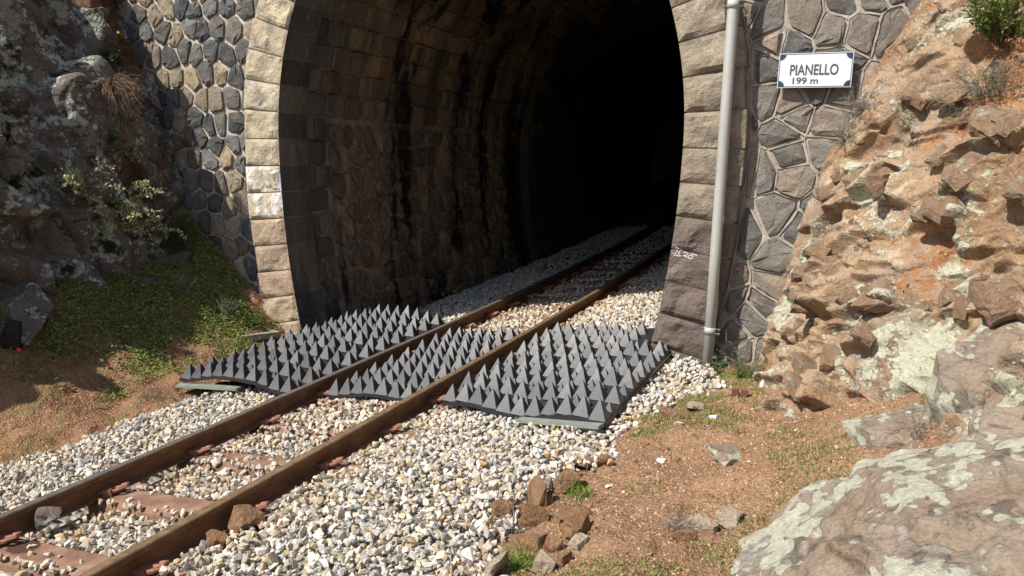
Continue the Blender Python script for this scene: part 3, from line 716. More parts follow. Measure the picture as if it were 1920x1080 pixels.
# voussoirs
VH = .2735
ga = float(np.interp(-.62, PROF[:40, 1], PLEN[:40])); gl_tot = PLEN[-1] - 2 * ga; NVO = int(round(gl_tot / VH)); VH = gl_tot / NVO
VBVH = []
def voussoir(i):
    g0, g1 = ga + i * VH, ga + (i + 1) * VH; gc = .5 * (g0 + g1); l, z, _, _ = prof(gc); l, z = float(l), float(z)
    left = l < 0; rg = np.random.default_rng(40 + i)
    jt = .0065; nu, nv = 15, 10
    wdt = RW + (rg.uniform(-.015, .015))
    u = np.concatenate([[0, .028], np.linspace(.065, wdt - .065, nu - 4), [wdt - .028, wdt]])
    v = np.concatenate([[g0 + jt, g0 + jt + .016], np.linspace(g0 + .04, g1 - .04, nv - 4), [g1 - jt - .016, g1 - jt]])
    U, V_ = np.meshgrid(u, v, indexing='ij')
    fu = np.minimum(U, wdt - U) / .06; fv = np.minimum(V_ - g0, g1 - V_) / .05; edge = np.clip(np.minimum(fu, fv), 0, 1)
    q = np.stack([U * 4, V_ * 4, np.full(U.shape, i * 7.7)], -1).reshape(-1, 3)
    rl = (.5 * fbm(q * 1.3, 4, 150) + .38 * facet(q * 1.1, 160, 1.0) + .55).reshape(U.shape)
    amp = .052 if not left else .042
    D_ = -.004 - amp * edge ** .7 * np.clip(rl, -.1, 1.5)
    top = ring_pt(V_, U, D_).reshape(-1, 3)
    F = grid_faces(nu, nv)[:, ::-1].tolist(); mi = [0] * len(F); V0 = top.tolist()
    # sides go back into the wall, the inner one down the intrados
    rim = [(a, 0) for a in range(nu)] + [(nu - 1, b) for b in range(1, nv)] + [(a, nv - 1) for a in range(nu - 2, -1, -1)] + [(0, b) for b in range(nv - 2, 0, -1)]
    rid = [a * nv + b for a, b in rim]; b0 = len(V0)
    for a, b in rim: V0.append(ring_pt(v[b], u[a], .435 if u[a] < .3 else .3).tolist())
    for k_ in range(len(rid)):
        k2 = (k_ + 1) % len(rid); F.append((rid[k_], rid[k2], b0 + k2, b0 + k_)); mi.append(1 if (rim[k_][0] == 0 and rim[k2][0] == 0) else 0)
    name_mat = M['vou_left'] if left else M['vou_right']
    lab = None
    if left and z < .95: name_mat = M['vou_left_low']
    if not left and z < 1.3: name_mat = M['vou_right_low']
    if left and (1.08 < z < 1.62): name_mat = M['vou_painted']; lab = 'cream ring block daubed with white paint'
    o = mk('voussoir', np.array(V0), F, [name_mat, M['ring_soot']], portal, midx=mi)
    if lab: o['label'] = lab
    if not left and .5 < z < 1.4: VBVH.append(BVHTree.FromPolygons([tuple(q_) for q_ in V0], [tuple(f_) for f_ in F]))
    return o
for i in range(NVO): voussoir(i)
# the ring's joints: a thin bed of mortar just inside the faces
gq = np.linspace(ga, PLEN[-1] - ga, 160); rr = np.array([.012, .24, RW - .012]); Gq, Rq = np.meshgrid(gq, rr, indexing='ij')
Vj = ring_pt(Gq, Rq, .006).reshape(-1, 3); Fj = grid_faces(160, 3).tolist(); b0 = len(Vj)
side = ring_pt(gq, np.full(160, .010), .006); side2 = ring_pt(gq, np.full(160, .010), .43)
so = ring_pt(gq, np.full(160, RW - .012), .006); so2 = ring_pt(gq, np.full(160, RW - .012), .3)
Vj = np.concatenate([Vj, side, side2, so, so2])
Fj += [(b0 + i, b0 + i + 1, b0 + 160 + i + 1, b0 + 160 + i) for i in range(159)] + [(b0 + 320 + i, b0 + 320 + i + 1, b0 + 480 + i + 1, b0 + 480 + i) for i in range(159)]
mk('joint_mortar', Vj, Fj, [M['mortar_right'], M['lining_sheet']], portal, midx=[0] * (159 * 2) + [1] * 159 + [0] * 159)  # intrados strip takes a darker mortar: its shade is put into the colour

# rubble of the two spandrels
lo3, zo3, nx3, nz3 = prof(np.linspace(0, PLEN[-1], 300)); RINGO = np.stack([PC + lo3 + nx3 * (RW + .012), zo3 + nz3 * (RW + .012)], -1); RINGN = np.stack([nx3, nz3], -1)
def ring_clip(poly):
    c = np.mean(poly, 0); i = int(((RINGO - c) ** 2).sum(1).argmin()); n_ = RINGN[i]
    for k_ in (i - 6, i, i + 6):
        k_ = min(max(k_, 0), 299); n_ = RINGN[k_]; poly = clip_poly(poly, -n_[0], -n_[1], -(n_ @ RINGO[k_]))
        if len(poly) < 3: return []
    return poly
def wall_map(x, y, h): return PW(x, DEPW - h - .006, y)
rg = np.random.default_rng(23)
pts = []
sx, sz = .225, .235
for j, z in enumerate(np.arange(-.6, 4.4, sz)):
    for p in np.arange(-7.1, -3.2, sx): pts.append((p + (j % 2) * sx / 2 + rg.uniform(-.065, .065), z + rg.uniform(-.07, .07)))
for k, c in enumerate(voronoi(pts, (-7.2, -3.1, -.7, 4.5), 0)):
    if len(c) < 3: continue
    cx, cz = np.mean(c, 0)
    if cx < np.interp(cz, [-.5, 0.3, 1., 1.8, 3.3, 4.5], [-4.7, -5.1, -5.9, -6.0, -6.8, -7.1]): continue
    c = ring_clip(c)
    if len(c) >= 3: poly_stone(c, wall_map, rg.uniform(.008, .017), .028, M['stone_left'], portal, 'stone', .006, 2000 + k, f=.12)
pts = []; sx, sz = .222, .208
for j, z in enumerate(np.arange(-.3, 4.6, sz)):
    for p in np.arange(-.2, 3.4, sx): pts.append((p + (j % 2) * sx / 2 + rg.uniform(-.10, .10), z + rg.uniform(-.085, .085)))
pts = [q_ for q_ in pts if rg.uniform() > .16]
rv = []
for k, c in enumerate(voronoi(pts, (-.4, 3.5, -.5, 4.7), 0)):
    if len(c) < 3: continue
    cx, cz = np.mean(c, 0)
    if cx > np.interp(cz, [0, 1, 2.1, 2.8, 3.4, 4.2], [1.1, 1.3, 1.7, 2.1, 2.7, 3.5]): continue
    c = ring_clip(c)
    if len(c) < 3: continue
    rv.append(c); poly_stone(c, wall_map, rg.uniform(.010, .016), .022, M['stone_right'], portal, 'stone', .006, 3000 + k, f=.12)
# raised ribbon pointing between the right-hand stones
pt = MB(); seen = set()
for c in rv:
    for a, b in zip(c, c[1:] + c[:1]):
        key = tuple(sorted(((round(a[0], 2), round(a[1], 2)), (round(b[0], 2), round(b[1], 2)))))
        if key in seen or math.hypot(a[0] - b[0], a[1] - b[1]) < .02: continue
        seen.add(key)
        a_, b_ = np.array(a), np.array(b); n_ = np.array([-(b_ - a_)[1], (b_ - a_)[0]]); n_ /= np.linalg.norm(n_)
        ns = max(2, int(np.linalg.norm(b_ - a_) / .05)); Vv = []
        for s_ in range(ns + 1):
            q_ = a_ + (b_ - a_) * s_ / ns + n_ * rg.normal(0, .0018); hw = .0065 + rg.normal(0, .0022)
            for o_, hgt in ((-hw * 1.2, -.012), (-hw, .003), (hw, .003), (hw * 1.2, -.012)):
                Vv.append(wall_map(q_[0] + n_[0] * o_, q_[1] + n_[1] * o_, hgt + rg.normal(0, .0012)))
        pt.add(Vv, [(s_ * 4 + m_, s_ * 4 + m_ + 1, s_ * 4 + m_ + 5, s_ * 4 + m_ + 4) for s_ in range(ns) for m_ in range(3)])
pt.build('ribbon_pointing', M['mortar_right'], portal)['kind'] = 'stuff'
# spray paint scrawl on a right-hand block
gf = MB()
def scrawl(pl):
    out = []
    for (x0, y0), (x1, y1) in zip(pl, pl[1:]):
        for f in np.linspace(0, 1, 4)[:-1] if (x1, y1) != pl[-1] else np.linspace(0, 1, 4):
            p_, z_ = .062 + (x0 + f * (x1 - x0)) * .000239, 1.088 - (y0 + f * (y1 - y0)) * .000239
            h = None
            for tr in VBVH:
                q = tr.ray_cast(Vector(PW(p_, -1., z_)), Vector(NI))
                if q[0] is not None and (h is None or q[3] < h[3]): h = q
            out.append(h[0] if h and h[3] < 1.02 else Vector(PW(p_, -.01, z_)))
    gf.tube(out, .003, 5)
scrawl([(430, 445), (320, 400), (310, 440), (360, 500), (355, 570), (310, 620), (270, 635), (220, 620)])
scrawl([(240, 725), (270, 690), (340, 668), (400, 690), (420, 720)])
scrawl([(550, 490), (500, 488), (450, 520), (425, 570), (430, 650), (445, 690), (520, 685)])
scrawl([(560, 540), (640, 555), (750, 575)]); scrawl([(740, 620), (660, 645), (580, 675), (700, 690), (740, 720)])
scrawl([(840 + 76 * math.cos(a_), 690 + 62 * math.sin(a_)) for a_ in np.linspace(0, 6.28, 11)])
scrawl([(860, 565), (930, 600), (1050, 620)])
gf.build('graffiti', M['white_paint'], portal)

# ------------------------------------------------------------------ track
BZ = -.155
rail_prof = [(-.031, -.036), (-.031, -.008), (-.026, -.001), (-.014, 0), (.014, 0), (.026, -.001), (.031, -.008), (.031, -.036), (.008, -.048), (.0075, -.108), (.02, -.118), (.058, -.126), (.058, -.136), (-.058, -.136), (-.058, -.126), (-.02, -.118), (-.0075, -.108), (-.008, -.048)]
ss = np.concatenate([np.linspace(-5, 12, 90), np.linspace(12.6, 66, 70)])
for lat, lab in ((-.53, 'rusty steel rail with dull grey top, further from the camera'), (.53, 'rusty brown steel rail with worn bronze top, nearer the camera')):
    n_ = len(rail_prof); V = np.concatenate([TW(ss, lat + x, z)[:, None] for x, z in rail_prof], 1)
    F = []; mi = []
    for i in range(len(ss) - 1):
        for k_ in range(n_):
            F.append((i * n_ + k_, i * n_ + (k_ + 1) % n_, (i + 1) * n_ + (k_ + 1) % n_, (i + 1) * n_ + k_)); mi.append(1 if 1 <= k_ <= 5 else 0)
    F.append(tuple(range(n_))); mi.append(0)
    o = mk('rail', V.reshape(-1, 3), F, [M['rail_side'], M['rail_head'] if lat > 0 else M['rail_head_dull']], org=tuple(TW(0, lat, -.136)), midx=mi)
    tag(o, lab, 'rail', 'the two rails of the track')

# bed under the ballast
sb_ = np.concatenate([np.linspace(-6, 14, 100), np.linspace(15, 66, 50)]); lb_ = np.linspace(-2.3, 2.3, 40); S_, L_ = np.meshgrid(sb_, lb_, indexing='ij')
def bal_z(s, l):
    al = np.abs(l); z = np.where(al < .6, -.165, -.125) + np.clip(1 - np.abs(al - .53) / .12, 0, 1) * -.03
    z = z + np.where(l > .7, .018 * np.clip((l - .7) / .5, 0, 1), 0)
    z = z - np.clip((-l - 1.55) / .5, 0, 1) * .10
    # the left shoulder climbs a little where it meets the bank under the mats
    return z
Zb = bal_z(S_, L_) - .035; 
edge = np.clip((np.abs(L_) - 2.0) / .3, 0, 1) * np.where(S_ < S_P, 1, 0)
tag(mk('track_bed', TW(S_, L_, Zb - .25 * edge).reshape(-1, 3), grid_faces(150, 40), M['bed'], smooth=True, org=tuple(TW(0, 0, -.2))), 'gravel bed of the track', kind='structure')

# sleepers with their clips
SP_ = .65
def sleeper_mesh(mat):
    sec = [(-.125, -.12), (-.105, -.03), (-.082, -.004), (-.07, 0), (.07, 0), (.082, -.004), (.105, -.03), (.125, -.12)]
    xs = [-.93, -.91, -.87, -.80, -.5, 0, .5, .80, .87, .91, .93]; V = []; F = []
    for i, x in enumerate(xs):
        e_ = max(0, abs(x) - .80) / .13; wq = 1 - .35 * e_ ** 2; dz = -.055 * e_ ** 1.5
        V += [(x, y * wq, z + dz) for y, z in sec]
    n_ = len(sec)
    for i in range(len(xs) - 1):
        for k_ in range(n_ - 1): F.append((i * n_ + k_, (i + 1) * n_ + k_, (i + 1) * n_ + k_ + 1, i * n_ + k_ + 1))
    F.append(tuple(range(n_))); F.append(tuple((len(xs) - 1) * n_ + k_ for k_ in range(n_))[::-1])
    return fastmesh('sleeper', V, F, mat)
def clip_mesh():
    b = MB()
    b.tube([(-.055, .030, .010), (-.02, .036, .016), (.02, .034, .024), (.045, .018, .032), (.045, -.006, .034), (.015, -.020, .026), (-.018, -.014, .018), (-.022, .006, .020), (.0, .012, .024), (.03, .0, .028)], .0095, 6)
    b.box((-.035, 0, .016), (1, 0, 0), (0, 1, 0), (0, 0, 1), .018, .028, .016)
    b.box((-.058, 0, .022), (1, 0, 0), (0, 1, 0), (.3, 0, 1), .016, .022, .007)
    return fastmesh('clip', b.V, b.F, M['clip'])
me_s, me_o, me_c = sleeper_mesh(M['sleeper']), sleeper_mesh(M['sleeper_oiled']), clip_mesh()
OIL.inputs['Scale'].default_value = (9.5, 13, 0); OIL.inputs['Location'].default_value = (.33 * 9.5, -.015 * 13, 0)
slab = {-1: 'rusty steel sleeper at the bottom left corner, cut by the frame', 0: 'rust red steel sleeper with a dark oval oil stain', 1: 'pitted rust brown steel sleeper, second from the camera',
        2: 'smooth rust brown steel sleeper half hidden by pebbles, third from the camera', 3: 'buried steel sleeper whose rounded end shows beyond the nearer rail',
        4: 'pale dusty steel sleeper at the front edge of the spiked mats', 5: 'steel sleeper under the front half of the spiked mats, only clips showing', 6: 'steel sleeper under the back half of the spiked mats, only clips showing',
        7: 'sunlit brown steel sleeper just behind the spiked mats', 8: 'brown steel sleeper at the edge of the sunlight in the tunnel'}
for k in range(-2, 19):
    s_ = k * SP_; X, Y, th = TWh(s_, 0.); z = plane_z(X, Y) - .138 - (.012 if k in (3,) else 0)
    lat = np.array([math.cos(th), -math.sin(th), 0]); lat[2] = PA * lat[0] + PB * lat[1]; lat /= np.linalg.norm(lat)
    fw = np.array([math.sin(th), math.cos(th), 0]); fw[2] = PA * fw[0] + PB * fw[1]; fw /= np.linalg.norm(fw); up = np.cross(lat, fw)
    Mx = Matrix(((lat[0], fw[0], up[0], X), (lat[1], fw[1], up[1], Y), (lat[2], fw[2], up[2], z), (0, 0, 0, 1)))
    o = bpy.data.objects.new('steel_sleeper', me_o if k == 0 else me_s); link(o); o.matrix_world = Mx
    tag(o, slab.get(k, 'steel sleeper in the shade of the tunnel' if k > 8 else 'rusty steel sleeper close to the camera, outside the frame'), 'sleeper', 'steel sleepers under the rails' if 0 <= k <= 8 else ('shaded sleepers in the tunnel' if k > 8 else 'sleepers nearest the camera'))
    for lc, flip in ((-.53 - .085, math.pi), (-.53 + .085, 0), (.53 - .085, math.pi), (.53 + .085, 0)):
        c = bpy.data.objects.new('rail_clip', me_c); link(c, o); c.location = (lc, random.uniform(-.01, .01), .002); c.scale = (1.3, 1.35, 1.35); c.rotation_euler = (0, 0, flip + random.uniform(-.25, .25) + (.5 if flip == 0 else -.5))

# ------------------------------------------------------------------ ballast
def hulls(n, npt, seed, flat=(.6, 1.)):
    rg = np.random.default_rng(seed); out = []
    for i in range(n):
        q = rg.normal(size=(npt, 3)); q /= np.linalg.norm(q, axis=1)[:, None]; q *= rg.uniform(.74, 1.12, (npt, 1))
        q *= np.array([1, rg.uniform(.6, .95), rg.uniform(.5, .8)])
        bm = bmesh.new()
        for v in q: bm.verts.new(v)
        r_ = bmesh.ops.convex_hull(bm, input=bm.verts)
        bmesh.ops.delete(bm, geom=[v for v in bm.verts if not v.link_faces], context='VERTS')
        bmesh.ops.triangulate(bm, faces=bm.faces); bm.normal_update(); bm.verts.index_update()
        out.append((np.array([v.co[:] for v in bm.verts]), np.array([[v.index for v in f.verts] for f in bm.faces]))); bm.free()
    return out
def rot_mats(n, rg, tilt=1.):
    u = rg.uniform(size=(3, n)); q = np.stack([np.sqrt(1 - u[0]) * np.sin(2 * np.pi * u[1]), np.sqrt(1 - u[0]) * np.cos(2 * np.pi * u[1]), np.sqrt(u[0]) * np.sin(2 * np.pi * u[2]), np.sqrt(u[0]) * np.cos(2 * np.pi * u[2])], -1)
    if tilt < 1:
        q[:, 0:2] *= tilt; q /= np.linalg.norm(q, axis=1)[:, None]
    x, y, z, w = q.T
    return np.stack([np.stack([1 - 2 * (y * y + z * z), 2 * (x * y - z * w), 2 * (x * z + y * w)], -1), np.stack([2 * (x * y + z * w), 1 - 2 * (x * x + z * z), 2 * (y * z - x * w)], -1), np.stack([2 * (x * z - y * w), 2 * (y * z + x * w), 1 - 2 * (x * x + y * y)], -1)], 1)
def scatter(shapes, pos, size, rg, tilt=1., col=None):
    which = rg.integers(0, len(shapes), len(pos)); Rm = rot_mats(len(pos), rg, tilt); VV = []; FF = []; CC = []; b = 0
    for k_, (v, f) in enumerate(shapes):
        ix = np.where(which == k_)[0]
        if not len(ix): continue
        w = np.einsum('nij,vj->nvi', Rm[ix], v) * size[ix][:, None, None] + pos[ix][:, None, :]
        VV.append(w.reshape(-1, 3)); FF.append((f[None] + (np.arange(len(ix)) * len(v))[:, None, None]).reshape(-1, 3) + b); b += len(ix) * len(v)
        if col is not None: CC.append(np.repeat(col[ix], len(v), 0))
    return np.concatenate(VV), np.concatenate(FF), (np.concatenate(CC) if col is not None else None)

rg = np.random.default_rng(77)
HS = hulls(40, 14, 5)
def right_edge(s): return np.interp(s, [-3, .2, .5, 1., 1.6, 2.2, 2.6, 3., 3.4, 3.7, 4.05, 4.2], [2.1, 2.1, 2.02, 1.86, 2.05, 2.22, 2.36, 2.55, 2.45, 2.35, 2.1, 1.95])
def left_edge(s): return np.interp(s, [-3, .8, 1.6, 2.4, 3.2, 4.2], [-1.78, -1.76, -1.72, -1.80, -1.9, -2.0])
POS = []; SZ = []
def layer(s0, s1, sp, rmin, rmax, dz, jit=.5):
    sv = np.arange(s0, s1, sp); lv = np.arange(-2.1, 2.7, sp); S, L = np.meshgrid(sv, lv, indexing='ij'); S = S.ravel() + rg.uniform(-jit, jit, S.size) * sp; L = L.ravel() + rg.uniform(-jit, jit, L.size) * sp
    re = np.where(S < S_P + .05, right_edge(S), 1.98) + .09 * vnoise(np.stack([S * 6, L * 0, L * 0], -1), 3) ; le = np.where(S < S_P + .05, left_edge(S), -1.98) + .08 * vnoise(np.stack([S * 6, L * 0 + 4, L * 0], -1), 5)
    fade = rg.uniform(0, .13, len(S))
    ok = (L < re + fade - .03) & (L > le - fade + .03)
    r = rmin + (rmax - rmin) * rg.beta(1.6, 2.6, len(S))
    ok &= (np.abs(np.abs(L) - .53) > .062 + r * .75)
    # keep most of each sleeper's top plate clear where the photograph shows it
    ks = np.round(S / SP_); ds = np.abs(S - ks * SP_); ins = np.abs(L) < .47
    plate = (ds < .085 + r * .5) & ins & (rg.uniform(size=len(S)) < np.where(np.isin(ks, [0, 1]), .955, np.where(ks == 2, .86, np.where(ks >= 7, .86, .5))))
    ok &= ~plate
    endp = (ds < .09) & (L > .6) & (L < .88) & (rg.uniform(size=len(S)) < np.where(np.isin(ks, [3]), .95, np.where(ks == 2, .75, .35)))
    ok &= ~endp
    ok &= ~((ds < .075 + r) & (np.abs(np.abs(L) - .63) < .075 + r * .6) & (rg.uniform(size=len(S)) < .93))
    ok &= ~((ds < .075 + r) & (np.abs(np.abs(L) - .43) < .065 + r * .6) & (rg.uniform(size=len(S)) < .93))
    S, L, r = S[ok], L[ok], r[ok]
    z = bal_z(S, L) + dz + rg.uniform(-.012, .014, len(S)) + .022 * fbm(np.stack([S * 1.6, L * 1.6, 0 * S], -1), 3, 9)
    ds = np.abs(S - np.round(S / SP_) * SP_); z = np.where((ds < .12) & (np.abs(L) < .9), np.maximum(z, -.138 + r * .2), z)
    POS.append(TW(S, L, z)); SZ.append(r)
layer(-2.6, 5.2, .040, .016, .034, -.018); layer(-2.6, 5.2, .044, .016, .037, .004)
layer(-2.6, 5.2, .16, .028, .046, .010)
layer(5.2, 9.5, .055, .021, .042, -.012); layer(5.2, 9.5, .06, .022, .043, .008)
layer(9.5, 18, .085, .03, .05, .0)
POS = np.concatenate(POS); SZ = np.concatenate(SZ)
# drop what would stick up into the mats
s_, l_ = track_sl(POS[:, 0], POS[:, 1])
under = (s_ > 2.62) & (s_ < 4.8) & (((l_ > .7) & (l_ < 2.02)) | (np.abs(l_) < .46) | ((l_ > -2.0) & (l_ < -.62)))
POS[under, 2] -= .05
pal = np.array([(.66, .62, .55), (.58, .53, .45), (.50, .49, .46), (.70, .67, .62), (.55, .46, .34), (.42, .42, .42), (.60, .50, .36), (.36, .37, .38), (.50, .36, .21), (.74, .72, .69), (.40, .34, .27)])
wts = np.array([.17, .15, .12, .14, .10, .07, .09, .04, .04, .05, .03]); cidx = rg.choice(len(pal), len(POS), p=wts)
CO = pal[cidx] * np.array([.89, .87, .835]) * rg.uniform(.78, 1.12, (len(POS), 1))
rustp = np.clip(1 - np.abs(np.abs(l_) - .55) / .42, 0, 1) * np.where(l_ < -.6, .35, 1) * rg.uniform(0, 1, len(POS)) * .85
warm = np.where(np.abs(l_) < .5, .25, 0) * rg.uniform(0, 1, len(POS))
CO = CO * (1 - np.clip(rustp + warm, 0, .8))[:, None] + np.array([.46, .30, .15]) * np.clip(rustp + warm, 0, .8)[:, None]
V, F, C_ = scatter(HS, POS, SZ, rg, .8, CO)
tag(mk('ballast', V, F, M['ballast'], col={'col': C_}, org=tuple(TW(0, 0, -.15))), 'pale crushed stone ballast around the rails', kind='stuff')
print('ballast stones', len(POS), 'tris', len(F))

# soil crumbs and pebbles on the dirt
HC = hulls(16, 9, 8)
def on_sheet(n, pr, dr, tree, rg, dens=None, others=()):
    p = rg.uniform(*pr, n); d = rg.uniform(*dr, n); w = PW(p, d, 0); pos = []; nrm = []
    for q in w:
        h = tree.ray_cast(Vector((q[0], q[1], 9)), Vector((0, 0, -1)))
        if h[0] is None: continue
        hid = False
        for t2 in others:
            h2 = t2.ray_cast(Vector((q[0], q[1], 9)), Vector((0, 0, -1)))
            if h2[0] is not None and h2[0].z > h[0].z: hid = True; break
        if hid: continue
        pos.append(h[0][:]); nrm.append(h[1][:])
    return np.array(pos), np.array(nrm)
rg = np.random.default_rng(31)
pr_, _ = on_sheet(30000, (.0, 2.4), (-4.2, .0), B_DIRT, rg, others=(B_ROCKR, B_BOULDER))
szc = .0035 + .022 * rg.beta(1, 6, len(pr_)); V, F, _ = scatter(HC, pr_, szc, rg)
tag(mk('soil_crumbs', V, F, M['crumb'], org=tuple(PW(.8, -2, .1))), 'crumbs of red soil on the right slope', kind='stuff')
pl_, _ = on_sheet(16000, (-5.0, -3.5), (-4.0, .0), B_BANK, rg)
szc = .004 + .018 * rg.beta(1, 6, len(pl_)); V, F, _ = scatter(HC, pl_, szc, rg)
tag(mk('soil_crumbs', V, F, M['crumb'], org=tuple(PW(-4.2, -2, -.3))), 'crumbs of red soil on the left bank', kind='stuff')
# stone chips caught on the right rock face
def on_face(n, rg, keepf):
    idx = rg.integers(0, len(Vr), n); ok = keepf(idx); return Vr[idx[ok]]
pf = on_face(26000, rg, lambda ix: (soil[ix] > .42) & (PD(Vr[ix])[1] > -3.2) & (PD(Vr[ix])[0] < 3.2))
szc = .004 + .022 * rg.beta(1, 5, len(pf)); V, F, _ = scatter(HC, pf, szc, rg, .6)
tag(mk('rock_chips', V, F, M['crumb'], org=tuple(PW(1.6, -1, 1))), 'small chips and crumbs lodged on the right rock face', kind='stuff')

# ------------------------------------------------------------------ angular rocks
def rock_mesh(seed, dims, mat, sub=2, npt=16, relief_=.06):
    rg = np.random.default_rng(seed); q = rg.uniform(-1, 1, (npt, 3)); q /= np.maximum(np.abs(q).max(1), .55 * np.linalg.norm(q, axis=1))[:, None]
    bm = bmesh.new()
    for v in q: bm.verts.new(v * np.array(dims) * .5)
    bmesh.ops.convex_hull(bm, input=bm.verts); bmesh.ops.delete(bm, geom=[v for v in bm.verts if not v.link_faces], context='VERTS')
    bmesh.ops.dissolve_limit(bm, angle_limit=R(14), verts=bm.verts, edges=bm.edges)
    bmesh.ops.triangulate(bm, faces=bm.faces)
    for _ in range(sub):
        bmesh.ops.subdivide_edges(bm, edges=bm.edges, cuts=1, use_grid_fill=True); bmesh.ops.triangulate(bm, faces=bm.faces)
    P_ = np.array([v.co[:] for v in bm.verts]); sc_ = float(np.mean(dims))
    n_ = P_ / (np.linalg.norm(P_, axis=1)[:, None] + 1e-9)
    P_ = P_ + n_ * (relief_ * sc_ * (.6 * fbm(P_ / sc_ * 3.2 + seed, 3, seed) + .5 * facet(P_ / sc_ * 2.6 + seed, seed)))[:, None]
    F_ = [tuple(v.index for v in f.verts) for f in bm.faces]; bm.free()
    return fastmesh('rock', P_, F_, mat)
def loose(name, seed, loc, dims, rot, mat, label, cat='stone', group=None, sub=2):
    o = bpy.data.objects.new(name, rock_mesh(seed, dims, mat, sub)); link(o); o.location = loc; o.rotation_euler = rot; return tag(o, label, cat, group)
def lz(x, y): 
    h = drop(x, y, 4., (B_DIRT,)); return (h[0].z if h else plane_z(x, y) - .1)
BR, PL_ = M['loose_brown'], M['loose_pale']
GST = 'loose brown stones at the ballast edge'
for i, (x, y, dm, rot, mt, lab) in enumerate([
    (.15, 3.62, (.12, .17, .16), (.5, -.35, .5), BR, 'upright brown block with a pale lichened top leaning at the ballast edge'),
    (-.02, 3.52, (.14, .12, .14), (.2, .5, .1), BR, 'dark brown ribbed block biting into the white ballast'),
    (.32, 3.80, (.16, .12, .14), (.1, .6, .9), BR, 'tan triangular stone right of the tilted lichened block'),
    (.27, 3.98, (.13, .1, .06), (.2, .1, .4), PL_, 'flat pale tan stone wedged behind the triangular one'),
    (.49, 4.14, (.21, .17, .09), (.0, -.1, .3), BR, 'broad flat brown stone near the front corner of the right mat'),
    (.36, 4.19, (.12, .09, .08), (.3, .1, 1.1), BR, 'low brown stone touching the broad flat one'),
    (.10, 3.16, (.18, .11, .12), (.2, .35, -.4), BR, 'orange brown lump with a slanting face below the dry tuft'),
    (.32, 3.17, (.16, .13, .11), (.1, .2, .5), BR, 'round mottled brown stone right of the dry tuft'),
    (.33, 3.37, (.20, .12, .05), (.15, 0, .2), BR, 'thin flat slab above the round mottled stone'),
    (.13, 3.35, (.14, .1, .12), (.1, .4, .3), BR, 'brown stone behind the dry tuft'),
    (-.03, 2.96, (.10, .11, .13), (.1, .1, .1), PL_, 'pale lichened block beside the green tuft at the bottom edge'),
    (.17, 2.94, (.11, .09, .10), (.2, -.2, .7), PL_, 'pale buff stone right of the green tuft at the bottom edge'),
    (.21, 3.09, (.075, .06, .09), (.1, .2, .3), BR, 'small upright brown stone under the dry tuft'),
    (.31, 3.06, (.09, .07, .06), (.2, 0, 1.2), PL_, 'small pale stone below the round mottled one'),
    (.25, 2.95, (.07, .05, .06), (0, 0, .5), BR, 'small orange brown stone at the bottom edge'),
    (.13, 3.46, (.15, .08, .09), (.5, .3, -.3), BR, 'wedge of brown stone under the tilted lichened block'),
    (-.02, 3.38, (.10, .09, .09), (.3, .1, .9), BR, 'rust brown lump in front of the ribbed block'),
    (1.05, 4.66, (.20, .12, .09), (.1, .1, -.4), BR, 'long brown stone lying right of the right mat'),
    (1.20, 4.80, (.11, .09, .07), (.2, .1, .2), PL_, 'pale stone behind the long brown one'),
    (1.15, 3.84, (.20, .17, .06), (.2, .2, .6), M['boulder'], 'half buried grey stone with one white lichen spot in the dirt'),
    (.83, 3.10, (.14, .10, .09), (.1, .1, .3), PL_, 'tan stone left of the lichened boulder, larger of a pair'),
    (.97, 3.15, (.12, .10, .08), (.2, .2, 1.0), PL_, 'tan stone touching the foot of the lichened boulder'),
    (.74, 2.97, (.09, .07, .08), (.3, .1, .2), BR, 'angular brown stone below the tan pair'),
    (-1.32, 3.66, (.17, .13, .10), (.2, .2, .6), BR, 'rust brown stone against the outer side of the nearer rail'),
    (-1.40, 3.46, (.10, .08, .08), (.1, .3, .1), BR, 'orange stone just in front of the one against the nearer rail'),
    (-2.45, 3.85, (.12, .11, .11), (.1, .1, .5), M['rock_left'], 'round dark grey stone against the inner side of the further rail')]):
    z = lz(x, y) if x > -1 else plane_z(x, y) - .12
    loose('stone', 60 + i, (x, y, z + dm[2] * .22), dm, rot, mt, lab, 'stone', GST)
WP = m_flat('quartz_white', (.75, .73, .69), .7, var=.15)
for i, (x, y, s_, lab) in enumerate([(.83, 3.95, .05, 'flat white chip alone on the dirt slope'), (.29, 3.50, .04, 'white chip between the brown stones'), (1.02, 4.42, .045, 'pale grey pebble on the grass in front of the rusty bracket'),
                                     (1.28, 4.62, .06, 'white stone on the thin grass left of the paper'), (.52, 3.74, .03, 'small white chip near the tan triangular stone')]):
    loose('pebble', 300 + i, (x, y, lz(x, y) + .01), (s_, s_ * .7, s_ * .45), (.1, .1, i), WP, lab, 'stone', 'white chips on the dirt', 1)
loose('boulder', 411, tuple(PW(2.42, -2.0, .74)), (1.15, .7, .42), (.30, -.34, .35), M['boulder'], 'lichened slab behind the large boulder at the right edge', 'boulder', None, 4)
loose('boulder', 412, tuple(PW(1.98, -2.2, .44)), (.7, .42, .24), (.28, -.30, .2), M['boulder'], 'low lichened ledge between the dirt slope and the large boulder', 'boulder', None, 4)
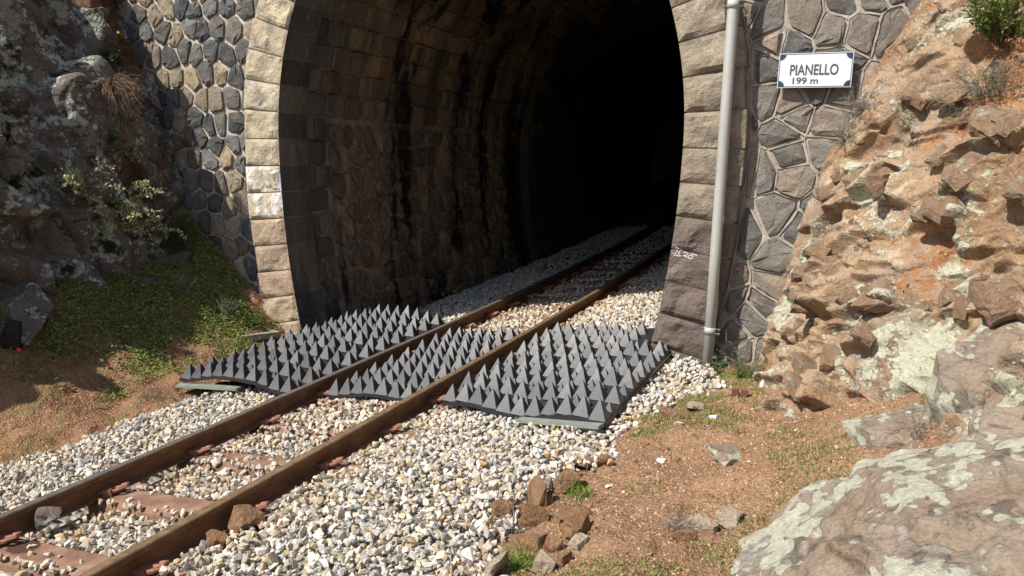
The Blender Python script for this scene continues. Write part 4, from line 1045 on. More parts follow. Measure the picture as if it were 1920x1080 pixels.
# embedded blocks of the right rock face, children of it
rg = np.random.default_rng(9)
blk = [rock_mesh(700 + i, (1, .8 + .2 * (i % 3), .40 + .12 * (i % 4)), M['rock_block'], 3, 22, .07) for i in range(7)]
for i, (p, d, sz, yaw) in enumerate([(1.45, -.35, .30, .3), (1.75, -.55, .34, .9), (1.35, -.62, .26, .2), (1.6, -.9, .36, .7), (1.95, -.75, .40, .4), (2.15, -1.2, .36, .1), (1.5, -1.2, .30, 1.1),
        (1.85, -1.45, .34, .5), (2.3, -1.6, .42, .8), (1.25, -.25, .22, .0), (2.5, -.95, .34, .6), (2.1, -.35, .30, .2), (1.72, -.15, .24, .9), (1.28, -.9, .26, .4), (2.55, -1.7, .46, .3), (1.62, -1.65, .26, .9),
        (2.2, -1.95, .40, .2), (1.98, -2.0, .26, .7), (2.75, -1.4, .38, .5), (1.18, -.45, .20, .8), (2.35, -.6, .26, 1.2), (1.9, -1.05, .24, .3)]):
    w = PW(p, d, 0); h = B_ROCKR.ray_cast(Vector((w[0], w[1], 9)), Vector((0, 0, -1)))
    if h[0] is None: continue
    o = bpy.data.objects.new('rock_block', blk[i % 7]); link(o, face_r)
    nrm = h[1]; o.location = Vector(h[0]) - nrm * sz * .03 - Vector(WL[face_r.name]); o.scale = (sz * .6, sz * .5, sz * .5)
    o.rotation_euler = (R(28) + rg.uniform(-.25, .25), R(-24) + rg.uniform(-.25, .25), R(20) + yaw - .5)

slab = [rock_mesh(760 + i, (1, .75 + .15 * (i % 3), .26 + .09 * (i % 4)), M['rock_block'], 2, 18 + i, .045) for i in range(8)]
rg = np.random.default_rng(19); made = 0
while made < 95:
    p, d = rg.uniform(1.0, 3.0), rg.uniform(-2.6, -.08); w = PW(p, d, 0); h = B_ROCKR.ray_cast(Vector((w[0], w[1], 9)), Vector((0, 0, -1)))
    if h[0] is None or h[0].z < .15: continue
    sz = .09 + .20 * rg.beta(1.4, 2.6)
    if d > -.35: sz *= .6
    o = bpy.data.objects.new('rock_block', slab[made % 8]); link(o, face_r); made += 1
    o.location = Vector(h[0]) - h[1] * sz * .08 - Vector(WL[face_r.name]); o.scale = (sz, sz * rg.uniform(.7, 1.), sz * rg.uniform(.8, 1.2))
    o.rotation_euler = (R(28) + rg.normal(0, .28), R(-24) + rg.normal(0, .28), R(20) + rg.uniform(-.9, .9))
# small brown rubble where the ballast meets the dirt
rg = np.random.default_rng(83); n_ = 170
pb = rg.uniform(.05, .75, n_); db = rg.uniform(-3.7, -1.2, n_); wv = PW(pb, db, 0); pos = np.array([[q[0], q[1], lz(q[0], q[1])] for q in wv])
V, F, _ = scatter(hulls(14, 12, 29), pos, .009 + .026 * rg.beta(1.2, 3, n_), rg, .8)
tag(mk('brown_rubble', V, F, M['loose_brown'], org=tuple(PW(.4, -2.6, .05))), 'small brown rubble between the ballast and the dirt slope', kind='stuff')

# ------------------------------------------------------------------ spiked mats
def spike_mesh(b, h, seed):
    rg = random.Random(seed); c = .085; V = []
    for f, z in ((1, 0), (.96, .04), (.04, .98)):
        q = b / 2 * f; k_ = q * (1 - c)
        V += [(x, y, z * h) for x, y in ((k_, q), (q, k_), (q, -k_), (k_, -q), (-k_, -q), (-q, -k_), (-q, k_), (-k_, q))]
    V.append((0, 0, h)); F = []
    for a in range(2):
        for i in range(8): F.append((a * 8 + i, a * 8 + (i + 1) % 8, a * 8 + 8 + (i + 1) % 8, a * 8 + 8 + i)[::-1])
    for i in range(8): F.append((16 + i, 16 + (i + 1) % 8, 24)[::-1])
    return fastmesh('spike', V, F, M['rubber'])
SPK = [spike_mesh(.118, .122, 1), spike_mesh(.114, .115, 2), spike_mesh(.072, .078, 3), spike_mesh(.056, .062, 4), spike_mesh(.120, .127, 5)]
PT = .121
def big_(j): return j % 2 == 0
def mat_thing(l0, l1, s0, s1, zf, label, lim=None, front=None):
    org = TW((s0 + s1) / 2, (l0 + l1) / 2, zf((s0 + s1) / 2, (l0 + l1) / 2)); root = thing('spiked_mat', tuple(org), label, 'spiked mat', 'black spiked rubber mats across the track')
    nl_ = max(1, int(round((l1 - l0) / PT))); ns_ = int(round((s1 - s0) / .140)); dl_ = (l1 - l0) / nl_; ds_ = (s1 - s0) / ns_
    lat = np.array([l0 + (i + .5) * dl_ for i in range(nl_)])
    def skew(l): return (front(l) if front else 0.)
    # sheet: panels of about a metre with a gap between
    npan = 2
    for q in range(npan):
        a = s0 + (s1 - s0) * q / npan + (.004 if q else 0); b = s0 + (s1 - s0) * (q + 1) / npan
        ls = np.linspace(l0, l1, 26); sv = np.linspace(a, b, 12); S, L = np.meshgrid(sv, ls, indexing='ij'); S = S + np.array([skew(x) for x in ls])[None, :] * (1 if q == 0 else 0) * (np.linspace(1, 0, 12)[:, None])
        if lim: L = np.minimum(L, np.array([[lim(x, 1) for x in r_] for r_ in S])); L = np.maximum(L, np.array([[lim(x, -1) for x in r_] for r_ in S]))
        zt = np.vectorize(zf)(S, L); top = TW(S, L, zt); bot = TW(S, L, zt - .026); n_ = 12 * 26
        Vv = np.concatenate([top.reshape(-1, 3), bot.reshape(-1, 3)]); Fq = grid_faces(12, 26); rim = [i for i in range(26)] + [i * 26 + 25 for i in range(1, 12)] + [11 * 26 + i for i in range(24, -1, -1)] + [i * 26 for i in range(10, 0, -1)]
        Fa = [tuple(f)[::-1] for f in Fq.tolist()] + [tuple(x + n_ for x in f) for f in Fq.tolist()] + [(rim[i], rim[(i + 1) % len(rim)], rim[(i + 1) % len(rim)] + n_, rim[i] + n_) for i in range(len(rim))]
        mk('base_sheet', Vv, Fa, M['rubber_base'], root)
    X, Y, th = TWh((s0 + s1) / 2, 0.)
    for i in range(nl_):
        for j in range(ns_):
            s_ = s0 + (j + .5) * ds_ - (0 if big_(j) else .012); l_ = lat[i] + (0 if big_(j) else .018 * (-1) ** i)
            if j < 9: s_ += skew(l_) * (1 - j / 9)
            if lim and (l_ + PT * .5 > lim(s_, 1) or l_ - PT * .5 < lim(s_, -1)): continue
            big = j % 2 == 0
            if not big and random.random() < .08: continue
            o = bpy.data.objects.new('spike', SPK[random.choice((0, 1, 4)) if big else random.choice((2, 2, 3, 3))]); link(o, root)
            w = TW(s_, l_, zf(s_, l_)) - WL[root.name]; o.location = w
            e1 = zf(s_, l_ + .03) - zf(s_, l_ - .03)
            o.rotation_euler = (R(random.uniform(-2, 2)) , R(random.uniform(-2, 2)), -th)
    return root
def z_right(s, l): return -.062 + .022 * math.sin((l - .75) * 7.5) * math.exp(-max(0, s - 2.3) * .6) + .035 * max(0, (l - 1.2)) + .012 * math.sin(s * 5)
def z_mid(s, l): return -.088 + .018 * math.cos(l * 8) * math.exp(-max(0, s - 2.4) * .8)
def z_left(s, l):
    q = np.interp(l, [-2.2, -1.8, -1.5, -1.3, -1.05, -.85, -.62], [.03, .0, .045, .04, .015, -.045, -.075]); return float(q) + .05 * max(0, (s - 3.)) * .4
def jamb_lim(s, side):
    if side > 0: return 9 if s < 4.02 else 1.80
    return -9 if s < 4.25 else -1.80
mat_thing(.72, 2.04, 2.30, 4.86, z_right, 'black spiked rubber mat right of the track, its corner towards the camera', jamb_lim, lambda l: .12 - .30 * (l - .72) / 1.3)
mat_thing(-.395, .40, 2.53, 4.72, z_mid, 'narrow black spiked rubber mat lying between the two rails')
mat_thing(-1.90, -.66, 2.42, 5.02, z_left, 'black spiked rubber mat left of the track, running up to the left jamb', jamb_lim, lambda l: .03 * (-.66 - l))
# small edge strips beside the rails
# boards under the mats
def board(s0, l0, s1, l1, z0, z1, wd, th_, mat, name, label, cat):
    a, b = TW(s0, l0, z0), TW(s1, l1, z1); d = (b - a); L_ = np.linalg.norm(d); d /= L_; sd = np.cross(d, (0, 0, 1.)); sd /= np.linalg.norm(sd); up = np.cross(sd, d)
    m_ = MB(); m_.box((a + b) / 2, d, sd, up, L_ / 2, wd / 2, th_ / 2); o = m_.build(name, mat, org=tuple((a + b) / 2)); return tag(o, label, cat)
board(2.215, 1.42, 2.085, 2.03, -.092, -.055, .07, .022, M['board'], 'board', 'grey green board under the front edge of the right spiked mat', 'board')
board(2.14, 2.035, 3.95, 2.045, -.062, -.062, .022, .02, M['batten'], 'board', 'dark brown batten along the outer edge of the right spiked mat', 'board')
board(2.43, -1.88, 2.45, -1.22, -.045, -.055, .08, .020, M['board'], 'board', 'pale grey board under the front corner of the left spiked mat', 'board')
board(3.62, -2.30, 4.02, -2.16, .10, .06, .15, .06, M['wood'], 'plank', 'weathered wooden plank end at the foot of the left jamb', 'plank')
board(7.3, -1.9, 8.5, -2.02, -.10, -.05, .07, .03, M['yellow_wood'], 'plank', 'yellowish plank lying against the wall inside the tunnel', 'plank')
board(7.5, -1.78, 8.4, -1.99, -.09, -.07, .05, .03, M['yellow_wood'], 'plank', 'darker plank lying in front of the yellowish one in the tunnel', 'plank')
board(7.9, -1.97, 9.3, -1.95, .02, .0, .03, .07, M['board'], 'slat', 'grey metal slat propped on the tunnel wall above the planks', 'slat')
w = TW(8.08, .72, -.10); loose('scrap', 391, tuple(w), (.07, .05, .03), (.2, .1, .4), M['blue_scrap'], 'scrap of blue plastic on the ballast inside the tunnel', 'scrap', None, 1)

# ------------------------------------------------------------------ pole and sign
pole = thing('pole', tuple(PW(.478, -.12, -.12)), 'pale grey steel pole standing against the right side of the arch', 'pole')
b = MB(); b.tube([PW(.478, -.12, z) for z in (-.15, 1, 2, 3, 4.2, 5.4)], .042, 16); b.build('shaft', M['galv'], pole, smooth=False)
for zc in (.36, 2.84):
    b = MB(); b.tube([PW(.478, -.12, zc - .028), PW(.478, -.12, zc + .028)], .047, 16); c_ = b.build('clamp', M['galv'], pole)
    b = MB()
    for dz in (-.018, .018): b.tube([PW(.41, -.14, zc + dz), PW(.555, -.14, zc + dz)], .006, 6); b.tube([PW(.545, -.14, zc + dz), PW(.56, -.14, zc + dz)], .011, 6)
    b.build('bolt', M['steel_dark'], c_)
    b = MB(); b.box(PW(.478, -.035, zc), E, NI, (0, 0, 1), .02, .075, .02); b.build('bracket', M['steel_dark'], c_)
for p_ in pole.children: p_.data.polygons.foreach_set('use_smooth', [True] * len(p_.data.polygons))
b = MB(); b.tube([PW(.355, -.075, 3.25), PW(.40, -.06, 2.9), PW(.435, -.055, 2.62), PW(.438, -.02, 2.58)], .008, 6); tag(b.build('cable', M['steel_dark'], org=tuple(PW(.4, -.06, 2.9))), 'thin dark cable running down the ring stones left of the pole', 'cable')
# sign: local x along the wall, y up, z out of the wall
SG0 = PW(.815, .045, 2.249)
sg = bpy.data.objects.new('sign', None); link(sg); sg.matrix_world = Matrix(((E[0], 0, -NI[0], SG0[0]), (E[1], 0, -NI[1], SG0[1]), (0, 1, 0, SG0[2]), (0, 0, 0, 1))); sg.rotation_mode = 'XYZ'
tag(sg, 'white enamel sign with navy corners reading PIANELLO 199 m', 'sign')
SW, SH = .513, .248
def sgmesh(name, V, F, mat):
    o = bpy.data.objects.new(name, fastmesh(name, V, F, mat)); link(o, sg); return o
def slab(x0, x1, y0, y1, z0, z1):
    V = [(x, y, z) for z in (z0, z1) for y in (y0, y1) for x in (x0, x1)]
    return V, [(0, 2, 3, 1), (4, 5, 7, 6), (0, 1, 5, 4), (2, 6, 7, 3), (0, 4, 6, 2), (1, 3, 7, 5)]
sgmesh('panel', *slab(0, SW, 0, SH, 0, .012), M['sign_white'])
fr = MB()
for x0, x1, y0, y1 in ((.005, SW - .005, .005, .0095), (.005, SW - .005, SH - .0095, SH - .005), (.005, .0095, .0095, SH - .0095), (SW - .0095, SW - .005, .0095, SH - .0095)): fr.add(*slab(x0, x1, y0, y1, .0122, .0132))
sgmesh('border', fr.V, fr.F, M['sign_navy'])
for cx, cy, a0 in ((.007, .007, 0), (SW - .007, .007, 90), (SW - .007, SH - .007, 180), (.007, SH - .007, 270)):
    V = [(cx, cy, .0137)] + [(cx + .043 * math.cos(R(a0 + t_)), cy + .043 * math.sin(R(a0 + t_)), .0137) for t_ in range(0, 91, 10)]
    V += [(x, y, .0122) for x, y, _ in V]; n_ = len(V) // 2
    sgmesh('corner', V, [(0, i, i + 1) for i in range(1, n_ - 1)] + [(i, i + n_, (i + 1) % n_ + n_, (i + 1) % n_) for i in range(n_)], M['sign_navy'])
for x, y in ((.03, .125), (SW - .03, .125)):
    pass
bk = MB()
for x in (.09, SW - .09): bk.add(*slab(x - .012, x + .012, .03, SH - .03, -.09, 0))
sgmesh('mount', bk.V, bk.F, M['steel_dark'])
def lettering(txt, x, y, w, h):
    cu = bpy.data.curves.new('lettering', 'FONT'); cu.body = txt; cu.extrude = .0006; cu.offset = .018; o = bpy.data.objects.new('tmp', cu); link(o)
    bpy.context.view_layer.update(); me = bpy.data.meshes.new_from_object(o.evaluated_get(bpy.context.evaluated_depsgraph_get())); bpy.data.objects.remove(o)
    P_ = np.array([v.co[:] for v in me.vertices]); lo, hi = P_.min(0), P_.max(0)
    for v in me.vertices: v.co = (x + (v.co.x - lo[0]) / (hi[0] - lo[0]) * w, y + (v.co.y - lo[1]) / (hi[1] - lo[1]) * h, .0128 + (v.co.z - lo[2]) * .8)
    me.materials.clear(); me.materials.append(M['sign_ink']); ob = bpy.data.objects.new('lettering', me); link(ob, sg); return ob
lettering('PIANELLO', .084, .088, .335, .078); lettering('199 m', .108, .026, .178, .047)

# ------------------------------------------------------------------ odds and ends
w = PW(.90, -1.13, .13); root = thing('rusty_bracket', tuple(w), 'rust red steel bracket of two upright lobes stuck in the thin grass', 'bracket')
for dx in (-.026, .026):
    m_ = MB(); ax = np.array([.9, -.43, 0]); m_.box(w + ax * dx + np.array([0, 0, .035]), ax, (.43, .9, .25), (dx * 4, -.25, 1), .021, .016, .06); m_.box(w + ax * dx * 1.3 + np.array([0, 0, -.01]), ax, (.43, .9, 0), (0, 0, 1), .03, .04, .012); m_.build('lobe', M['rust_plate'], root)
w = PW(1.02, -.92, .19); loose('paper', 401, tuple(w), (.05, .06, .08), (.3, .2, .4), M['paper'], 'crumpled white paper at the foot of the right rock face', 'paper', None, 2)
hb = B_BANK.ray_cast(Vector(tuple(PW(-4.93, -2.62, 5))), Vector((0, 0, -1)))
lb = PW(-4.74, -2.47, .10)
o = loose('bag', 402, tuple(lb), (.17, .20, .26), (.1, .2, .3), M['bag'], 'black bag with a small orange patch at the left edge', 'bag', None, 3); WL[o.name] = lb
o2 = bpy.data.objects.new('patch', rock_mesh(8, (.035, .02, .03), M['orange'], 1)); link(o2, o); o2.location = (.085, -.04, -.075)
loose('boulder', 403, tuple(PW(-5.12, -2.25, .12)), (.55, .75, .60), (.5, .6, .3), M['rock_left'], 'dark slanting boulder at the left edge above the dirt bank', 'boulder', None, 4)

# ------------------------------------------------------------------ vegetation
def basis(up):
    up = Vector(up).normalized(); a = up.orthogonal().normalized(); return a, up.cross(a), up
def plant(name, label, cat, loc, up, seed, n, length, spread, leaves, lsize, lmat, smat, droop=.3, rad=.003, branch=0, group=None, lw=.45, wob=.25, inner=.25, blade=False, leafname='foliage'):
    """Tapered stems with leaf blades along them."""
    rg = random.Random(seed); root = thing(name, tuple(loc), label, cat, group); loc = Vector(loc); a, b, u = basis(up)
    st = MB(); LV = []; LF = []
    def leaf(p, d, sz):
        d = d.normalized(); s = d.cross(Vector((rg.gauss(0, 1), rg.gauss(0, 1), rg.gauss(0, 1)))); s = s.normalized() if s.length > 1e-4 else d.orthogonal()
        nn = d.cross(s); k = len(LV); w = sz * lw
        LV.extend([tuple(p), tuple(p + d * sz * .5 + s * w * .5 + nn * sz * .06), tuple(p + d * sz), tuple(p + d * sz * .5 - s * w * .5 + nn * sz * .06)]); LF.append((k, k + 1, k + 2, k + 3))
    def stem(p, d, L, r, lv, depth):
        pts = [p]; q = p; m_ = 7; dd_ = d
        for i in range(m_):
            dd_ = (dd_ + Vector((rg.gauss(0, 1), rg.gauss(0, 1), rg.gauss(0, 1))) * wob * .35 + Vector((0, 0, -1)) * droop * .22).normalized(); q = q + dd_ * (L / m_); pts.append(q)
            if depth and i >= 1 and rg.random() < .75:
                for _ in range(rg.choice((1, 1, 2))):
                    sd = (dd_ + Vector((rg.gauss(0, 1), rg.gauss(0, 1), rg.gauss(0, 1))) * .75).normalized(); stem(q, sd, L * rg.uniform(.25, .5), r * .55, max(3, int(lv * .45)), depth - 1)
        st.tube(pts, [max(.0006, r * (1 - .8 * i / m_)) for i in range(m_ + 1)], 4 if r > .002 else 3, cap=False)
        for _ in range(lv):
            f = inner + (1 - inner) * rg.random(); x = f * m_; i = min(int(x), m_ - 1); pp = pts[i].lerp(pts[i + 1], x - i); dl = (pts[i + 1] - pts[i]).normalized()
            leaf(pp, dl * rg.uniform(.1, 1) + Vector((rg.gauss(0, 1), rg.gauss(0, 1), rg.gauss(0, 1) + .3)) * .8, lsize * rg.uniform(.6, 1.3))
    for i in range(n):
        ang = rg.uniform(0, 2 * math.pi); rr = spread * math.sqrt(rg.random())
        d = (u + (a * math.cos(ang) + b * math.sin(ang)) * rr).normalized()
        stem(loc + (a * math.cos(ang) + b * math.sin(ang)) * rr * length * .12, d, length * rg.uniform(.6, 1.1), rad, leaves, branch)
    mk('stem', np.array(st.V), st.F, smat, root)
    if LF: mk(leafname, np.array(LV), np.array(LF), lmat, root)
    return root
def at(p, d, zoff=0., trees=None, z0=9.):
    w = PW(p, d, 0); h = drop(w[0], w[1], z0, trees); return (np.array(h[0][:]) + np.array([0, 0, zoff])) if h else PW(p, d, 0.)
def onray(px_dir_from, target, trees):   # nearest surface between two places of the world
    o = Vector(px_dir_from); d = (Vector(target) - o).normalized(); best = None
    for tr in trees:
        h = tr.ray_cast(o, d)
        if h[0] is not None and (best is None or h[3] < best[3]): best = h
    return best
# right slope
plant('green_shrub', 'fresh green leafy shrub at the top right of the rock slope', 'shrub', PW(2.18, -.76, 2.40), (-.1, -.3, 1), 1, 64, .40, .9, 60, .030, M['leaf_fresh'], M['stem'], .1, .003, 0, lw=.34)
plant('grey_heath', 'grey green twiggy shrub on the red earth below the green shrub', 'shrub', PW(2.12, -.90, 2.10), (-.3, -.5, 1), 2, 30, .22, 1.0, 30, .016, M['leaf_grey'], M['stem_grey'], .1, .002, 1, lw=.2)
plant('dry_shrub', 'dry greyish brown shrub with a few green tips on the red earth', 'shrub', PW(2.02, -.80, 2.02), (-.3, -.5, 1), 3, 30, .20, 1.1, 12, .014, M['dry_grey'], M['stem_grey'], .5, .0018, 1, lw=.16)
plant('grey_heath', 'small grey green tuft under the dry shrub on the red earth', 'shrub', PW(2.06, -.98, 1.92), (-.3, -.6, 1), 4, 20, .13, 1.0, 22, .014, M['leaf_grey'], M['stem_grey'], .1, .0016, 0, lw=.2)
plant('dry_shrub', 'spiky dry shrub hanging over the wall just right of the sign', 'shrub', PW(1.46, -.08, 2.02), (-.8, -.5, .7), 5, 36, .20, .9, 26, .014, M['dry_grey'], M['stem_grey'], .1, .0018, 1, lw=.2)
plant('green_tuft', 'grey green tuft on the rock edge below the dry shrub by the sign', 'shrub', PW(1.34, -.10, 1.84), (-.7, -.6, .7), 6, 26, .17, .9, 30, .016, M['leaf_grey'], M['stem_grey'], .1, .0016, 0, lw=.25)
plant('green_plant', 'small bright green plant on the wall edge above the lichened ledge', 'plant', PW(1.78, -.10, 2.50), (-.4, -.6, 1), 7, 9, .09, 1.0, 12, .028, M['leaf_blue'], M['stem'], .1, .002, 0, lw=.3)
plant('dry_stalks', 'thin dry stalks rising in front of the wall right of the sign', 'plant', PW(1.64, -.10, 2.30), (-.3, 0, 1), 8, 9, .50, .35, 5, .012, M['dry'], M['dry'], .05, .0011, 1, lw=.4)
plant('spurge', 'blue green rosette plant at the foot of the pole', 'plant', PW(.58, -.26, .04), (0, -.2, 1), 9, 9, .12, .8, 22, .040, M['leaf_blue'], M['stem'], .0, .003, 0, lw=.3, inner=.1)
plant('grey_bush', 'grey green bush in the corner between the pole and the rock', 'shrub', PW(.80, -.20, .06), (-.1, -.4, 1), 10, 44, .27, .8, 34, .018, M['leaf_grey'], M['stem_grey'], .15, .0018, 0, lw=.22)
plant('green_plant', 'low fresh green weeds under the bush beside the pole', 'plant', PW(.82, -.42, .09), (0, -.2, 1), 11, 40, .10, 1.3, 18, .022, M['leaf_fresh'], M['stem'], .3, .0012, 0, lw=.4)
plant('dead_twigs', 'tangle of pale dead twigs with a green blade among the brown stones', 'twigs', at(.26, -3.20, .01), (0, -.2, 1), 12, 46, .15, 1.4, 0, .02, M['dry_grey'], M['dry_grey'], .7, .0022, 0)
plant('green_tuft', 'bright green grass tuft at the bottom edge among the stones', 'grass tuft', at(.44, -3.50, -.01), (0, 0, 1), 13, 60, .10, 1.1, 3, .07, M['grass_fresh'], M['grass_fresh'], .6, .0014, 0, lw=.07)
plant('green_tuft', 'bright green grass tuft right of the triangular tan stone', 'grass tuft', at(.42, -2.78, -.01), (0, 0, 1), 14, 50, .08, 1.1, 3, .06, M['grass_fresh'], M['grass_fresh'], .6, .0012, 0, lw=.07)
plant('dead_twigs', 'dry grey tuft on the dirt left of the boulder', 'twigs', at(1.0, -3.12, -.01), (0, 0, 1), 15, 40, .10, .9, 2, .05, M['dry_grey'], M['dry_grey'], .4, .0012, 0, lw=.06)
plant('dry_shrub', 'dry twiggy growth in the hollow under the lichened slab', 'shrub', PW(1.88, -2.32, .48), (-.4, -.5, .6), 16, 30, .17, 1.0, 6, .012, M['dry_grey'], M['stem_grey'], .1, .0014, 1, lw=.2)
plant('dry_shrub', 'small dry plant at the foot of the rock face above the dirt', 'shrub', PW(1.43, -1.52, .40), (-.4, -.5, .6), 17, 22, .10, 1.0, 8, .012, M['leaf_grey'], M['dry'], .1, .0011, 0, lw=.2)
# left side
CAMP = (0, 0, CAM_H)
def wl(p, d, z):        # the left cliff's surface at a depth and height
    o = Vector(tuple(PW(-2.5, d, z))); h = None
    for tr in (B_ROCKL, B_BANK):
        q = tr.ray_cast(o, Vector(tuple(-E)))
        if q[0] is not None and (h is None or q[3] < h[3]): h = q
    return np.array(h[0][:]) if h else PW(p, d, z)
plant('leafy_shrub', 'open shrub of small pale leaves growing out of the left rock', 'shrub', PW(-5.50, -1.05, .86), (1.0, -.35, .75), 21, 10, .66, .9, 34, .030, M['leaf_pale'], M['stem_grey'], .12, .005, 2, lw=.6)
plant('grey_bush', 'grey green feathery bush at the left edge on the rock', 'shrub', wl(-5.5, -1.95, 1.55), (.8, -.3, .5), 22, 50, .34, .9, 34, .022, M['leaf_grey'], M['stem_grey'], .4, .002, 0, lw=.14)
plant('dry_grass', 'clump of dry brown grass hanging on the left rock beside the wall', 'grass', PW(-5.45, -.84, 2.24), (.8, -.6, .3), 23, 260, .34, 1.0, 1, .10, M['dry'], M['dry'], 1.1, .0035, 0, lw=.04)
plant('dry_grass', 'lower tuft of dry reddish grass under the brown clump on the left rock', 'grass', PW(-5.38, -.80, 1.98), (.8, -.6, .3), 24, 160, .26, 1.0, 1, .08, M['dry'], M['dry'], 1.2, .0035, 0, lw=.04)
pf_ = PW(-5.95, -.45, 2.58)
fl = plant('flowering_plant', 'dark green plant with one yellow flower beside the dry grass', 'plant', pf_, (.7, -.7, .6), 25, 26, .22, .9, 20, .035, M['leaf_dark'], M['stem'], .5, .0016, 0, lw=.35)
b = MB(); c0 = Vector(tuple(pf_)) + Vector((.18, -.20, .26)); b.tube([Vector(tuple(pf_)), Vector(tuple(pf_)) + Vector((.12, -.12, .18)), c0], .0018, 4)
b.build('flower_stalk', M['leaf_dark'], fl); b = MB()
for k in range(9):
    an = k * 2 * math.pi / 9; b.add([c0, c0 + Vector((math.cos(an) * .015, -.004, math.sin(an) * .015)), c0 + Vector((math.cos(an + .5) * .015, -.004, math.sin(an + .5) * .015))], [(0, 1, 2)])
b.build('flower', M['petal'], fl)
plant('silver_plant', 'taller of two silvery spikes of foliage at the back of the grassy bank', 'plant', at(-4.72, -.75, 0, (B_BANK,)), (.1, -.1, 1), 26, 16, .26, .55, 40, .022, M['leaf_grey'], M['stem_grey'], .0, .002, 0, lw=.25)
plant('silver_plant', 'silvery bush on the bank close to the left jamb', 'plant', at(-4.42, -.50, 0, (B_BANK,)), (.1, -.1, 1), 27, 34, .22, .9, 34, .022, M['leaf_grey'], M['stem_grey'], .1, .002, 0, lw=.25)
plant('green_plant', 'fresh green weeds at the foot of the left jamb', 'plant', at(-4.22, -.30, 0, (B_BANK,)), (0, -.1, 1), 28, 46, .14, 1.2, 16, .026, M['leaf_fresh'], M['stem'], .4, .0014, 0, lw=.4)
plant('bramble', 'brown bramble tangle between the left rock and the wall', 'shrub', wl(-5.2, -.35, .75), (.6, -.6, .5), 29, 34, .36, 1.0, 14, .028, M['leaf_dark'], M['stem'], .8, .0022, 1, lw=.5)
plant('green_plant', 'small ferny plant in a crack halfway up the left rock', 'plant', wl(-5.4, -1.0, 1.75), (.9, -.4, .3), 30, 24, .16, 1.0, 20, .022, M['leaf_dark'], M['stem'], .4, .0014, 0, lw=.4)
plant('grey_bush', 'grass tuft at the edge of the ballast below the dirt bank', 'grass tuft', at(-3.72, -2.0, 0, (B_BANK,)), (.2, 0, 1), 31, 40, .13, 1.3, 3, .04, M['leaf_grey'], M['leaf_grey'], .7, .0012, 0, lw=.08)

# ground cover: leafy mat on the left bank, thin grass on the right
def cover(name, label, pos, nrm, rg, sz, lmat, blades=False):
    n = len(pos); az = rg.uniform(0, 2 * np.pi, n); s = sz * rg.uniform(.55, 1.4, n)
    if blades:
        d = np.stack([np.cos(az) * .45, np.sin(az) * .45, np.ones(n)], -1) + rg.normal(0, .25, (n, 3)); d /= np.linalg.norm(d, axis=1)[:, None]
        sd = np.stack([-np.sin(az), np.cos(az), 0 * az], -1) * (.0016 + .0012 * rg.uniform(size=n))[:, None]; bend = np.stack([np.cos(az), np.sin(az), 0 * az - .3], -1)
        V = np.stack([pos - sd, pos + sd, pos + d * s[:, None] * .6 + sd * .8, pos + d * s[:, None] * .6 - sd * .8, pos + d * s[:, None] + bend * s[:, None] * .35], 1).reshape(-1, 3)
        k = np.arange(n) * 5; F = np.concatenate([np.stack([k, k + 1, k + 2], -1), np.stack([k, k + 2, k + 3], -1), np.stack([k + 3, k + 2, k + 4], -1)])
    else:
        up = rg.uniform(.01, .05, n); c = pos + nrm * up[:, None]; d = np.stack([np.cos(az), np.sin(az), rg.uniform(-.5, .6, n)], -1); d /= np.linalg.norm(d, axis=1)[:, None]
        sd = np.cross(d, nrm + rg.normal(0, .5, (n, 3))); sd /= np.linalg.norm(sd, axis=1)[:, None] + 1e-9
        V = np.stack([c, c + d * s[:, None] * .5 + sd * s[:, None] * .32, c + d * s[:, None], c + d * s[:, None] * .5 - sd * s[:, None] * .32], 1).reshape(-1, 3); k = np.arange(n) * 4; F = np.stack([k, k + 1, k + 2, k + 3], -1)
    return tag(mk(name, V, F, lmat, org=tuple(pos.mean(0))), label, kind='stuff')
rg = np.random.default_rng(55)
pos, nrm = on_sheet(60000, (-5.6, -3.95), (-3.4, .05), B_BANK, rg, others=(B_ROCKL,))
pp, dq = PD(pos); den = np.clip((-pp - 4.42) / .4, 0, 1) + .9 * fbm(pos * 2.4, 4, 66) + np.where(dq > -.7, .35, 0) - np.clip((-dq - 2.3) / .5, 0, 1) * .6
keep = den > rg.uniform(.0, .75, len(pos))
cover('ground_cover', 'low green weeds covering the left bank', pos[keep], nrm[keep], rg, .021, M['leaf_ground'])
k2 = keep & (rg.uniform(size=len(pos)) < .3)
cover('grass', 'short grass blades among the weeds of the left bank', pos[k2], nrm[k2], rg, .05, M['grass'], True)
pos, nrm = on_sheet(90000, (.05, 2.2), (-4.2, .05), B_DIRT, rg, others=(B_ROCKR, B_BOULDER))
pp, dq = PD(pos); sT, lT = track_sl(pos[:, 0], pos[:, 1])
den = .95 * fbm(pos * np.array([3.3, 3.3, 0]), 4, 68) + .10 + np.where((dq > -2.0) & (dq < -.2) & (pp > .4) & (pp < 1.05), .95, 0) - np.clip((pp - 1.3) / .4, 0, 1) * .5 - np.clip((.22 - pp) / .1, 0, 1) * .8
keep = den > rg.uniform(.1, 1.2, len(pos))
cover('grass', 'thin short grass scattered over the red dirt slope', pos[keep], nrm[keep], rg, .021, M['grass'], True)
k3 = rg.uniform(size=len(pos)) < .006
cover('straw', 'dry straw strewn over the red dirt slope', pos[k3] + np.array([0, 0, .004]), nrm[k3], rg, .075, M['dry'], True)

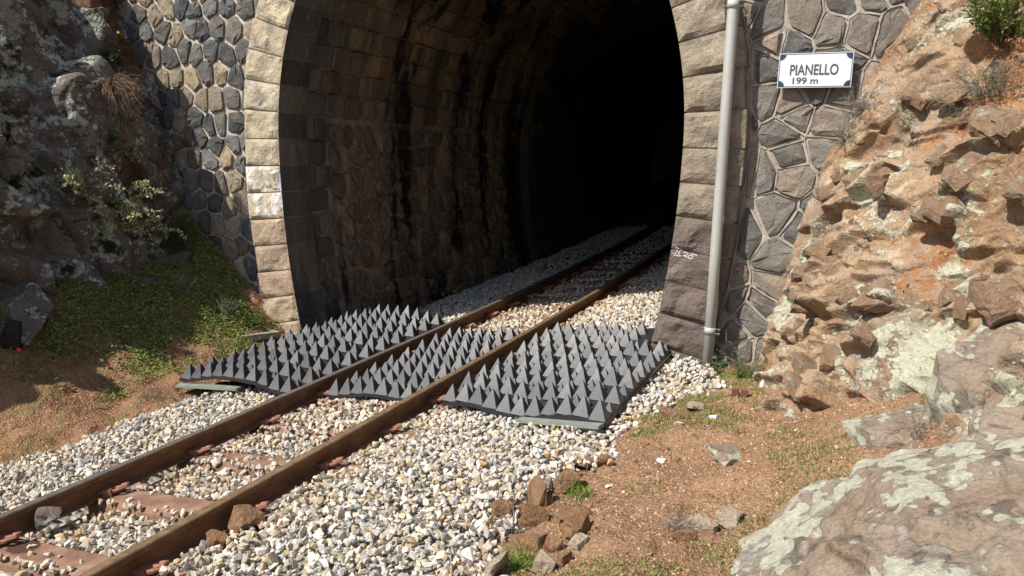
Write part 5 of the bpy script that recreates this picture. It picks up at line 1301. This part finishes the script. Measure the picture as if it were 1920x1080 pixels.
posb, nrmb = on_sheet(9000, (-5.5, -4.1), (-3.2, .0), B_BANK, np.random.default_rng(56), others=(B_ROCKL,))
pb_, db_ = PD(posb); kb = (np.clip((-pb_ - 4.25) / .4, 0, 1) + .9 * fbm(posb * 3.1, 3, 67)) > np.random.default_rng(57).uniform(.4, 2.2, len(posb))
cover('ground_cover', 'broader leaved weeds standing out of the left bank', posb[kb] + np.array([0, 0, .012]), nrmb[kb], np.random.default_rng(58), .036, M['leaf_fresh'])
# trees and bushes on top of the left cutting, above the frame: they shade the left rock
def crown_tree(name, label, base, hgt, rad, seed, nleaf=2600, lmat=None):
    rg = np.random.default_rng(seed); root = thing(name, tuple(base), label, 'tree', 'trees on top of the left cutting'); b = MB(); base = np.array(base, float)
    tip = base + np.array([rg.uniform(-.2, .2), rg.uniform(-.2, .2), hgt]); b.tube([base - np.array([0, 0, .3]), base * .5 + tip * .5 + rg.normal(0, .08, 3), tip], [.10, .07, .03], 8)
    cl = []
    for k in range(11):
        v = rg.normal(size=3); v /= np.linalg.norm(v); c = tip + v * rad * rg.uniform(.35, .9) * np.array([1, 1, .75]); cl.append((c, rad * rg.uniform(.3, .5)))
        b.tube([base * .45 + tip * .55, (base * .3 + tip * .7) * .5 + c * .5, c], [.035, .022, .008], 5)
    b.build('trunk', M['stem'], root); n = nleaf; w = rg.integers(0, len(cl), n); v = rg.normal(size=(n, 3)); v /= np.linalg.norm(v, axis=1)[:, None]
    c = np.array([cl[i][0] for i in w]) + v * (np.array([cl[i][1] for i in w]) * rg.uniform(.3, 1, n) ** .5)[:, None]
    d = rg.normal(size=(n, 3)); d /= np.linalg.norm(d, axis=1)[:, None]; s = np.cross(d, rg.normal(size=(n, 3))); s /= np.linalg.norm(s, axis=1)[:, None]; L_ = .075 * rg.uniform(.7, 1.3, n)[:, None]
    V = np.stack([c, c + d * L_ * .5 + s * L_ * .25, c + d * L_, c + d * L_ * .5 - s * L_ * .25], 1).reshape(-1, 3); k = np.arange(n) * 4
    mk('crown', V, np.stack([k, k + 1, k + 2, k + 3], -1), lmat or M['leaf_dark'], root)
TREES = [(-7.3, -1.3, 4.0, .5, .5), (-6.9, -2.7, 3.6, .5, .55), (-6.6, -4.0, 3.2, .4, .5)]
for i, (p, d, z, hg, rd) in enumerate(TREES):
    crown_tree('tree', ('small bushy evergreen on the left cutting nearest the portal', 'broader evergreen in the middle of the left cutting top', 'low evergreen on the left cutting furthest from the portal')[i], PW(p, d, z), hg, rd, 90 + i)
